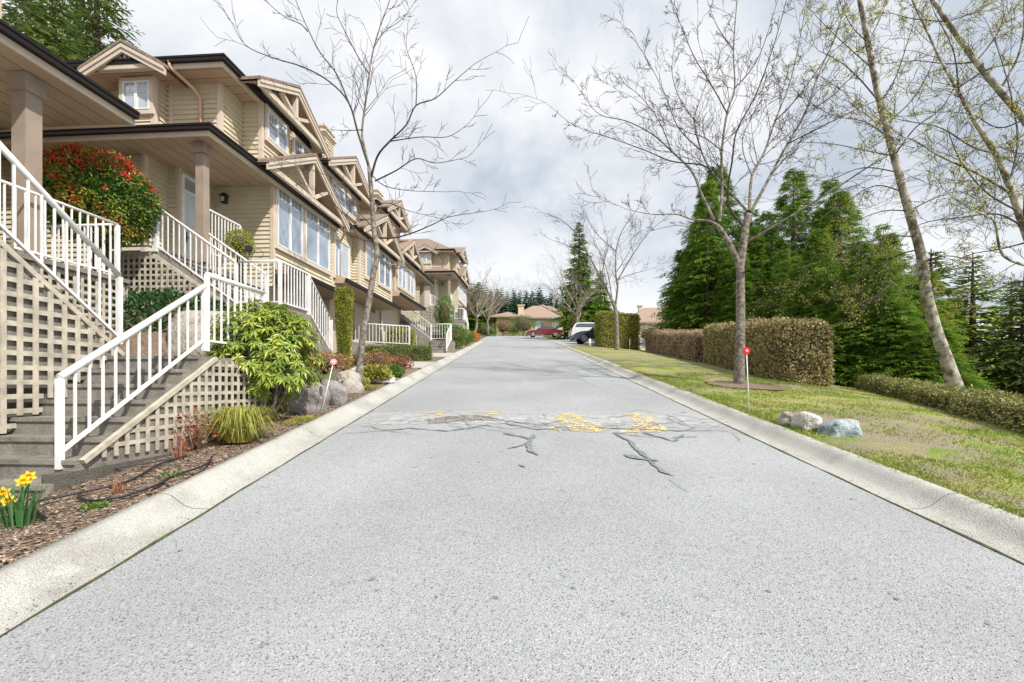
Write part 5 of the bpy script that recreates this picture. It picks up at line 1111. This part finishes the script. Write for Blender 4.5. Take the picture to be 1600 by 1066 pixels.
shrub('round_shrub', 'far low shrub in the gap between the box hedge and the pinkish hedge', PX(1020, 522, 42), (1.8, 1.0, 1.0), M['hedge_brown'], 1200, .12, 21, group='shrubs around the far house', shell=.4)
def rhododendron():
    rn = random.Random(81); c = V(-3.82, 7.0, 1.98); r = (.80, .70, .88); b = V(-3.75, 6.95, G(-3.75, 6.95))
    T = thing('rhododendron_shrub', 'glossy light green rhododendron with drooping leaf whorls in front of the nearest railing', 'shrub', b); mb = MB(); ms = MB()
    tips = []
    for i in range(950):
        d = V(rn.gauss(0,1), rn.gauss(0,1), rn.gauss(.15,1)).normalized(); k = (1-.45*rn.random()**1.8)*(1+.18*noise.noise(d*2+V(4,0,0)))
        if d.z < -.82 or (d.z < -.45 and d.x > .3): continue
        p = c+V(d.x*r[0], d.y*r[1], d.z*r[2])*k; tips.append((p, d))
        up = (d*.8+V(0,0,.7)).normalized(); ax = up.orthogonal().normalized(); ph = rn.uniform(0, 6)
        for j in range(9):
            a = ph+j*2*PI/9+rn.gauss(0,.15); v = ax.copy(); v.rotate(Matrix.Rotation(a, 3, up)); dd = (v+up*rn.uniform(-.45, .35)).normalized(); L = rn.uniform(.085, .14)
            sd = dd.cross(up).normalized(); w = L*.15; m1 = p+dd*L*.5+up*.004; e = p+dd*L-V(0,0,L*.22)
            k0 = len(mb.v); mb.v += [tuple(p), tuple(m1+sd*w), tuple(e), tuple(m1-sd*w), tuple(m1-up*.010)]
            mb.f += [(k0, k0+1, k0+4), (k0+1, k0+2, k0+4), (k0+2, k0+3, k0+4), (k0+3, k0, k0+4)]; mb.sm += [False]*4
    mb.build('foliage', M['rhodo'], T)
    for k in range(7):
        a = k*.9+.3; m_ = c+V(math.cos(a)*r[0]*.45, math.sin(a)*r[1]*.45, -.35); e = c+V(math.cos(a)*r[0]*.75, math.sin(a)*r[1]*.75, .2); ms.tube([b+V(0,0,-.05), b.lerp(m_, .5)+V(.05*math.cos(a),0,0), m_, e], [.035, .028, .02, .008], 6)
    for p, d in tips[::3]: ms.tube([c+(p-c)*.45-V(0,0,.1), p], [.008, .004], 3, cap=False)
    ms.build('branches', M['bark'], T)
rhododendron()
def tuft(name, label, loc, n, h, spread, m, seed, cat='plant', w=.010):
    rn = random.Random(seed); L = Vector(loc); mb = MB()
    for _ in range(n):
        a = rn.uniform(0, 2*PI); b = L+V(math.cos(a), math.sin(a), 0)*spread*.35*rn.random(); hh = h*rn.uniform(.35, 1.15); q_ = rn.random(); o = V(math.cos(a), math.sin(a), 0)*spread*(.12+.9*q_*q_)+V(rn.gauss(0,.05), rn.gauss(0,.05), 0)*spread*2; s = V(-math.sin(a), math.cos(a), 0)*w
        dr = rn.uniform(.2, .95); P = [b, b+o*.35+V(0,0,hh*.72), b+o*.75+V(0,0,hh*.95), b+o*1.1+V(0,0,hh*dr)]; wd = [1, .9, .7, .05]; k = len(mb.v)
        for p, q in zip(P, wd): mb.v += [tuple(p-s*q), tuple(p+s*q)]
        for i in range(3): mb.f.append((k+2*i, k+2*i+1, k+2*i+3, k+2*i+2)); mb.sm.append(False)
    o = mb.build(name, m, loc=L); tag(o, label, cat); return o
tuft('sedge_clump', 'arching yellow-green sedge clump on the kerb edge below the rhododendron', gl(-3.45, 5.75), 1100, .42, .46, M['sedge'], 91, w=.006)
tuft('sedge_clump', 'small yellowish grass tuft beside the slender tree trunk', gl(-3.55, 10.9), 260, .22, .22, M['sedge'], 92)
tuft('twiggy_plant', 'thin red-leaved plant in front of the lattice, left of the sedge', gl(-3.66, 5.0), 22, .30, .20, M['redshrub'], 93, w=.005)
tuft('twiggy_plant', 'sparse dry reddish sprig among the hose loops', gl(-3.42, 3.95), 30, .14, .12, M['redshrub'], 94, w=.003)
def red_plant():
    T = shrub('low_shrub', 'red-leaved twiggy shrub between the lattice and the sedge clump', (-3.72, 5.35, 1.06), (.22, .2, .24), M['redshrub'], 260, .045, 25, shell=.9, woody=False)
red_plant()
def daffodils():
    rn = random.Random(95); L = gl(-3.62, 3.35); T = thing('daffodil_clump', 'clump of yellow daffodils at the lower left corner beside the bottom step', 'flowers', L)
    mb = MB()
    for _ in range(70):
        a = rn.uniform(0, 2*PI); b = L+V(math.cos(a), math.sin(a), 0)*.11*rn.random(); hh = rn.uniform(.18, .32); o = V(math.cos(a), math.sin(a), 0)*rn.uniform(.03, .14); s = V(-math.sin(a), math.cos(a), 0)*.006; k = len(mb.v)
        for p, q in zip([b, b+o*.4+V(0,0,hh*.6), b+o+V(0,0,hh)], [1, 1, .2]): mb.v += [tuple(p-s*q), tuple(p+s*q)]
        for i in range(2): mb.f.append((k+2*i, k+2*i+1, k+2*i+3, k+2*i+2)); mb.sm.append(False)
    mb.build('leaves', M['daff_leaf'], T)
    for i, (fx, fy, D) in enumerate([(45,745,3.35),(5,770,3.35),(12,783,3.28),(36,752,3.30),(-12,768,3.4)]):
        c = PX(fx, fy, D); face = (V(0,0,1.55)-c); face.z += .6; face = (face.normalized()+V(rn.gauss(0,.2), 0, rn.gauss(0,.15))).normalized(); mb = MB(); mb.tube([V(L.x+rn.uniform(-.06,.06), L.y+rn.uniform(-.05,.05), L.z), c-V(0,0,.05)-face*.03, c-face*.02], .005, 5)
        st = mb.build('stem', M['daff_leaf'], T)
        mb = MB(); ax = face.orthogonal().normalized()
        for j in range(6):
            v = ax.copy(); v.rotate(Matrix.Rotation(j*PI/3, 3, face)); sd = v.cross(face); P = [c, c+v*.026+sd*.014+face*.004, c+v*.048, c+v*.026-sd*.014+face*.004]; mb.add(P, [(0,1,2,3)])
        mb.build('petals', M['daff'], st); mb = MB(); mb.tube([c-face*.004, c+face*.020, c+face*.028], [.010, .014, .019], 10, cap=False); mb.build('trumpet', M['daff_cup'], st)
daffodils()
# ---------------------------------------------------------------- hose, rocks, markers
def hose(pts, label, r=.011):
    P = []
    for (x, y) in pts:
        Y = 1.0
        for _ in range(200):
            X = (x-800)/FP*Y; z = G(min(X, -3.08), Y)+.02
            yy = HZ-(z-EYE)*FP/Y
            if yy < y: break
            Y += .02
        P.append(V(X, Y, z+.018))
    R2 = []
    for i in range(len(P)-1):
        p0, p1, p2, p3 = P[max(i-1,0)], P[i], P[i+1], P[min(i+2,len(P)-1)]
        for k in range(6): t = k/6; R2.append(.5*((2*p1)+(p2-p0)*t+(2*p0-5*p1+4*p2-p3)*t*t+(3*p1-p0-3*p2+p3)*t**3))
    R2.append(P[-1]); mb = MB(); mb.tube(R2, r, 8); o = mb.build('irrigation_hose', M['hose'], loc=P[0]); tag(o, label, 'hose')
hose([(72,815),(55,800),(60,787),(120,775),(200,755),(250,728),(290,714)], 'black irrigation hose running from the daffodils along the bed, the straight one')
hose([(332,716),(320,730),(270,747),(245,762),(200,778),(150,786),(128,783),(124,775),(132,770)], 'black irrigation hose looping back near the kerb with a hooked end')
hose([(45,775),(90,758),(140,743),(230,727),(290,716)], 'thin black irrigation hose closest to the bottom step', .007)
def rock(name, label, c, r, m, seed, group=None, rough=.45, sq=.8):
    mb = MB(); mb.blob(c, r, seed, rough, 4, sq); o = mb.build(name, m, loc=V(c[0], c[1], c[2]-r[2])); tag(o, label, 'rock', group); return o
BG = 'grey boulders in the planting bed'
def onbed(px, Y, dz=0): X = (px-800)/FP*Y; return V(X, Y, G(X, Y)+dz)
p = onbed(478, 7.9, .20); rock('boulder', 'largest purplish grey boulder below the rhododendron', p, (.36, .30, .29), M['rock_grey'], 1, BG)
p = onbed(523, 8.6, .14); rock('boulder', 'smooth grey boulder just right of the largest one', p, (.27, .25, .27), M['rock_grey'], 2, BG)
p = onbed(545, 10.0, .10); rock('boulder', 'brownish boulder behind the smooth grey one near the slender tree', p, (.30, .3, .34), M['rock_tan'], 3, BG)
p = V(-5.0, 7.85, 2.35); rock('boulder', 'pinkish rounded boulder seen through the nearest stair railing', p, (.80, .45, .50), M['rock_tan'], 4, BG)
p = onbed(447, 8.4, .22); rock('boulder', 'dark boulder half hidden by the rhododendron stems', p, (.32, .32, .30), M['rock_grey'], 5, BG)
p = onbed(575, 13.2, .10); rock('boulder', 'pale flat stone behind the slender tree', p, (.45, .3, .16), M['rock_white'], 6, BG)
p = onbed(600, 11.6, .08); rock('boulder', 'small pale stone in the bed right of the slender tree', p, (.28, .2, .12), M['rock_white'], 7, BG)
p = onbed(557, 10.2, .03); rock('paving_stone', 'flat tan stone at the foot of the slender tree', p, (.18, .13, .05), M['rock_tan'], 8)
SG = 'three stones on the right lawn edge'
def onlawn(px, Y, dz=0): X = (px-800)/FP*Y; return V(X, Y, G(X, Y)+dz)
rock('lawn_stone', 'small tan stone, leftmost of the three on the lawn', onlawn(1234, 6.75, .05), (.15, .14, .13), M['rock_tan'], 9, SG)
rock('lawn_stone', 'white stone in the middle of the three on the lawn', onlawn(1263, 6.45, .06), (.165, .15, .155), M['rock_white'], 10, SG)
rock('lawn_stone', 'blue-grey angular stone, rightmost of the three on the lawn', onlawn(1311, 6.1, .06), (.235, .17, .155), M['rock_blue'], 11, SG, rough=.3, sq=.7)
# mulch ring at the big tree
mb = MB(); c = onlawn(1165, 11.3, .0); k = len(mb.v); n = 28; mb.v.append((c.x, c.y, G(c.x, c.y)+.05))
for i in range(n): a = 2*PI*i/n; rr = 1.0*(1+.25*noise.noise(V(math.cos(a)*2, math.sin(a)*2, 3))); X = c.x+math.cos(a)*rr*.95; Y = c.y+math.sin(a)*rr*.8; mb.v.append((X, Y, G(X, Y)+.034))
for i in range(n): mb.f.append((0, 1+i, 1+(i+1)%n)); mb.sm.append(False)
struct('mulch_ring', mb, M['mulch'])
def marker(px, yb, yt, Y, m, label, tilt=0, r=.055):
    X = (px-800)/FP*Y; b = V(X, Y, G(X, Y)); h = (yb-yt)/FP*Y; T = thing('road_marker', label, 'marker', b, 'thin reflector stakes beside the kerbs'); mb = MB(); top = b+V(tilt, 0, h); mb.tube([b-V(0,0,.05), top], .008, 6); mb.build('stake', M['white'], T)
    mb = MB(); n = 8; pts = []
    for i in range(16): a = 2*PI*i/16; rr = r*(1.0 if i % 4 in (0,1) else .93); pts.append((math.cos(a)*rr, math.sin(a)*rr))
    F = [top+V(x, -.014, z) for x, z in pts]; B_ = [top+V(x, .014, z) for x, z in pts]; mb.add(F+B_, [tuple(range(16)), tuple(range(31, 15, -1))]+[(i, i+16, (i+1)%16+16, (i+1)%16) for i in range(16)])
    d = mb.build('reflector', m, T); mb = MB(); mb.tube([top+V(0,-.022,0), top+V(0,-.014,0)], r*.36, 12); mb.build('centre_stud', M['pink'] if m is not M['pink'] else M['white'], d)
marker(1171, 648, 549, 7.53, M['red'], 'red reflector disc on a thin white stake beside the right kerb', -.05, .062)
marker(500, 640, 556, 7.4, M['pink'], 'pale pink reflector disc on a leaning stake beside the left kerb', .22, .05)
marker(984, 541, 524, 29, M['white'], 'plain distant white stake on the lawn by the box hedge', 0, .03)
def ornament():
    c = PX(389, 389, 9.0); T = thing('garden_ornament', 'dark wrought iron sunflower with curled wires on the stair railing', 'ornament', c-V(0,0,.5)); mb = MB(); mb.tube([c-V(0,0,.5), c], .007, 6)
    for s in (-1, 1):
        pts = [c-V(0,0,.28)]
        for k in range(16): a = k/15*1.6*PI; rr = .13*(1-k/24); pts.append(c+V(s*(.20-math.cos(a)*rr), 0, -.12+math.sin(a)*rr))
        mb.tube(pts, .005, 5)
    mb.build('wire_stem', M['dark'], T); mb = MB()
    for j in range(14): a = 2*PI*j/14; d = V(math.cos(a), -.05, math.sin(a)); mb.leaf(c+d*.035, d, V(0,-1,0), .055, .035)
    mb.tube([c+V(0,-.02,0), c+V(0,.01,0)], .045, 12); mb.build('flower_head', M['navy'], T)
ornament()
# utility marker by hedge
mb = MB(); p = gl(5.35, 31.4); mb.tube([p, p+V(.02,0,.55)], [.13, .10], 4); o = mb.build('utility_post', M['stone_post'], loc=p); tag(o, 'short pale utility post at the left foot of the tall box hedge', 'post')
# ---------------------------------------------------------------- cars
def car(name, label, loc, rz, L, Wd, Hh, paint, style):
    T = thing(name, label, 'car', loc); Lc = Vector(loc); X = V(math.cos(rz), math.sin(rz), 0); Yv = V(-math.sin(rz), math.cos(rz), 0)   # X = forward
    P = lambda x, y, z: Lc+X*x+Yv*y+V(0,0,z)
    if style == 'sedan':
        low = [(-.5,.30),(-.5,.50),(-.485,.60),(-.40,.645),(-.30,.66),(.12,.655),(.30,.60),(.44,.53),(.49,.45),(.5,.30)]
        top = [(-.36,.655),(-.24,.93),(-.16,.985),(-.04,1.0),(.05,.97),(.22,.645)]
    else:
        low = [(-.5,.28),(-.5,.45),(-.49,.62),(-.46,.68),(-.2,.68),(.16,.66),(.36,.60),(.46,.52),(.5,.42),(.5,.28)]
        top = [(-.47,.68),(-.42,.90),(-.36,.98),(-.10,1.0),(.06,.96),(.20,.655)]
    hw = Wd/2; wheels = (-.31*L, .31*L); wr = .33
    # lower body, sections across the width with tumblehome; wheel arches cut as notches in the outline
    base = []
    for xc in (wheels[0], wheels[1]):
        base.append([(xc+(wr+.05)*math.cos(a), max(.18, wr*.98+(wr+.05)*math.sin(a)*.98)) for a in [PI-PI*i/10 for i in range(11)]])
    outline = [(-.5*L, .22)]+[p for p in base[0]]+[p for p in base[1]]+[(.5*L, .22)]+[(x*L, z*Hh) for x, z in low[::-1]]
    n = len(outline); mb = MB(); secs = [(-hw+.02, .97), (-hw, 1.), (hw, 1.), (hw-.02, .97)]
    secs = [(-hw+.06, .965), (-hw, .985), (-hw+.0001, .985), (hw, .985), (hw-.06, .965)]
    secs = [(-hw, .985), (-hw+.07, 1.0), (hw-.07, 1.0), (hw, .985)]
    for (y, k) in secs:
        for (x, z) in outline: mb.v.append(tuple(P(x*k, y, .22+(z-.22)*(k if z > .6*Hh*.9 else 1))))
    for j in range(3):
        for i in range(n): mb.f.append((j*n+i, j*n+(i+1)%n, (j+1)*n+(i+1)%n, (j+1)*n+i)); mb.sm.append(False)
    mb.f.append(tuple(range(n))); mb.f.append(tuple(3*n+i for i in range(n))[::-1]); mb.sm += [False]*2
    mb.build('body', paint, T)
    mb = MB(); tin = .16; m = len(top)                           # cabin roof and pillars
    def sec(y0, y1): return [P(x*L, y0 if z < .7 else (y0+(y1-y0)*min(1, (z-.66)/.32)), z*Hh) for x, z in top]
    lft = sec(-hw+.07, -hw+.07+tin); rgt = sec(hw-.07, hw-.07-tin); mb.add(lft+rgt, [tuple(range(m))[::-1], tuple(range(m, 2*m))]+[(i, i+1, m+i+1, m+i) for i in range(m-1)])
    cab = mb.build('cabin', paint, T)
    def inset(side):
        y0, y1 = side*(hw-.07), side*(hw-.07-tin); q = []
        cx = sum(x for x, z in top)/m; cz = .82
        for x, z in top: x2 = cx+(x-cx)*.86; z2 = .70 if z < .7 else min(z, .94); z2 = cz+(z2-cz)*.93; q.append(P(x2*L, y0+(y1-y0)*(z2-.66)/.32+side*.012, z2*Hh))
        return q
    for sd in (-1, 1):
        mb = MB(); q = inset(sd); mb.add(q, [tuple(range(m))]); mb.build('side_window', M['carglass'], cab)
    mb = MB()
    for (i0, i1) in ((0, 1), (m-2, m-1)):
        (xa, za), (xb, zb) = top[i0], top[i1]; sgn = -1 if i0 == 0 else 1
        mb.add([P(xa*L+sgn*.02, -hw+.14, za*Hh+.02), P(xa*L+sgn*.02, hw-.14, za*Hh+.02), P(xb*L+sgn*.02, hw-.25, zb*Hh-.0), P(xb*L+sgn*.02, -hw+.25, zb*Hh-.0)], [(0,1,2,3)])
    mb.build('windscreen', M['carglass'], cab)
    for xc in wheels:
        for sd in (-1, 1):
            mb = MB(); y = sd*(hw-.10); mb.tube([P(xc, y-sd*.11, wr), P(xc, y+sd*.08, wr), P(xc, y+sd*.095, wr)], [wr, wr, wr*.93], 24); w = mb.build('wheel', M['tyre'], T)
            mb = MB(); mb.tube([P(xc, y+sd*.096, wr), P(xc, y+sd*.104, wr)], [wr*.25, wr*.22], 12)
            for k in range(7):
                a = 2*PI*k/7; mb.beam(P(xc, y+sd*.100, wr), P(xc+math.cos(a)*wr*.66, y+sd*.100, wr+math.sin(a)*wr*.66), .05, .012, up=Yv)
            mb.tube([P(xc+math.cos(2*PI*k/24)*wr*.66, y+sd*.10, wr+math.sin(2*PI*k/24)*wr*.66) for k in range(25)], .022, 5); mb.build('rim', M['rim'], w)
    for sd in (-1, 1):
        mb = MB(); mb.ob(P(-.49*L, sd*(hw-.17), 0), X, Yv, -.03, .16, -.15*1, .15*1, Hh*.50, Hh*.61); mb.build('tail_lamp', M['taillight'], T)
        mb = MB(); mb.ob(P(.45*L, sd*(hw-.18), 0), X, Yv, -.12, .14, -.155, .165, Hh*.40, Hh*.475); mb.build('headlight', M['headlight'], T)
        mb = MB(); mb.ob(P(.16*L, sd*(hw+.05), 0), X, Yv, -.06, .06, -.08, .08, Hh*.66, Hh*.76); mb.build('mirror', paint, T)
        mb = MB(); mb.ob(P(-.10*L, sd*(hw+.005), 0), X, Yv, -.08, .08, -.012, .012, Hh*.56, Hh*.58); mb.build('door_handle', paint, T)
    mb = MB()
    for sg in (-1, 1): mb.ob(P(sg*.5*L, 0, 0), X, Yv, -.04, .04, -hw+.08, hw-.08, .24, .42)
    mb.build('bumper', paint if style == 'sedan' else M['dark'], T)
    return T
p = PX(850, 526.5, 59.5); car('parked_car', 'maroon sedan parked side-on in front of the far pink-roofed house', V(p.x, p.y, road_z(p.y)+.02), PI-.02, 4.65, 1.78, 1.42, M['redcar'], 'sedan')
car('parked_car', 'dark blue car with its nose sticking out from behind the box hedge', V(6.95, 36.4, road_z(36.4)+.12), PI+.03, 4.3, 1.78, 1.5, M['navycar'], 'suv')
car('parked_car', 'silvery white car with a red tail lamp parked beyond the dark blue one', V(7.55, 41.8, road_z(41.8)+.12), .03, 4.5, 1.82, 1.66, M['whitecar'], 'suv')
# ---------------------------------------------------------------- far houses
def far_house(name, label, c, W0, D0, H0, roofs, wins, chim=None, rz=0, doors=()):
    T = thing(name, label, 'house', c); c = Vector(c); t = V(math.cos(rz), math.sin(rz), 0); n = V(math.sin(rz), -math.cos(rz), 0); mb = MB()
    mb.ob(c, t, n, 0, W0, -D0, 0, -2, H0); mb.build('wall', M['fartan'], T)
    for (x0, x1, y0, y1, z, rise, ins) in roofs:
        mb = MB(); q = lambda x, y, zz: c+t*x+n*y+V(0,0,zz); ia = min(ins, (x1-x0)/2-.01); ib = min(ins, (y1-y0)/2-.01)
        mb.add([q(x0,y0,z),q(x1,y0,z),q(x1,y1,z),q(x0,y1,z),q(x0+ia,y0+ib,z+rise),q(x1-ia,y0+ib,z+rise),q(x1-ia,y1-ib,z+rise),q(x0+ia,y1-ib,z+rise)], [(0,4,7,3),(3,7,6,2),(2,6,5,1),(1,5,4,0),(4,5,6,7),(0,3,2,1)]); rf = mb.build('roof', M['terracotta'], T)
        mb = MB(); mb.ob(q(x0,y1,0), t, n, -.05, x1-x0+.05, .002, .10, z-.20, z+.03); mb.build('gutter', M['post'], rf)
    for (x, z, w, h) in wins: window(T, c+t*x, t, n, c.z+z, w, h, 2, None, trim=.14)
    if chim: mb = MB(); x, y, z0, z1, w = chim; mb.ob(c+t*x+n*y, t, n, -w/2, w/2, -w/2, w/2, z0, z1); mb.ob(c+t*x+n*y, t, n, -w/2-.12, w/2+.12, -w/2-.12, w/2+.12, z1, z1+.2); mb.build('chimney', M['fartan'], T)
    for (x, w, h) in doors: mb = MB(); mb.ob(c+t*x, t, n, 0, w, .0, .06, 0, h); mb.build('door', M['garage'], T)
    return T
zc = road_z(76)-.2; far_house('bungalow', 'wide tan house with pinkish hipped roof at the end of the road', V(-2.6, 76, zc), 12.0, 10, 3.2,
    [(-1.2, 5, -9, .9, 3.2, 1.2, 3.2), (2.2, 13.2, -10, .8, 3.0, 2.6, 4.0), (5.0, 11, -9, -1.5, 4.3, 1.8, 3.2)], [(6.6, 1.0, 1.3, 1.5), (9.3, 1.1, 1.1, 1.1), (1.2, .6, 1.8, 1.6)], (4.1, -.3, 2.2, 5.0, .95))
zc = road_z(66)-.6; far_house('bungalow', 'distant pink-roofed house glimpsed between the box hedge and the cedars', V(17.2, 66, zc), 9, 8, 2.6,
    [(-.8, 9.6, -8, .8, 2.6, 2.6, 3.6)], [(2, .9, 1.2, 1.2)], (2.2, -3, 4.0, 5.4, .5))
for o in bpy.data.objects:
    if '_o' in o: del o['_o']
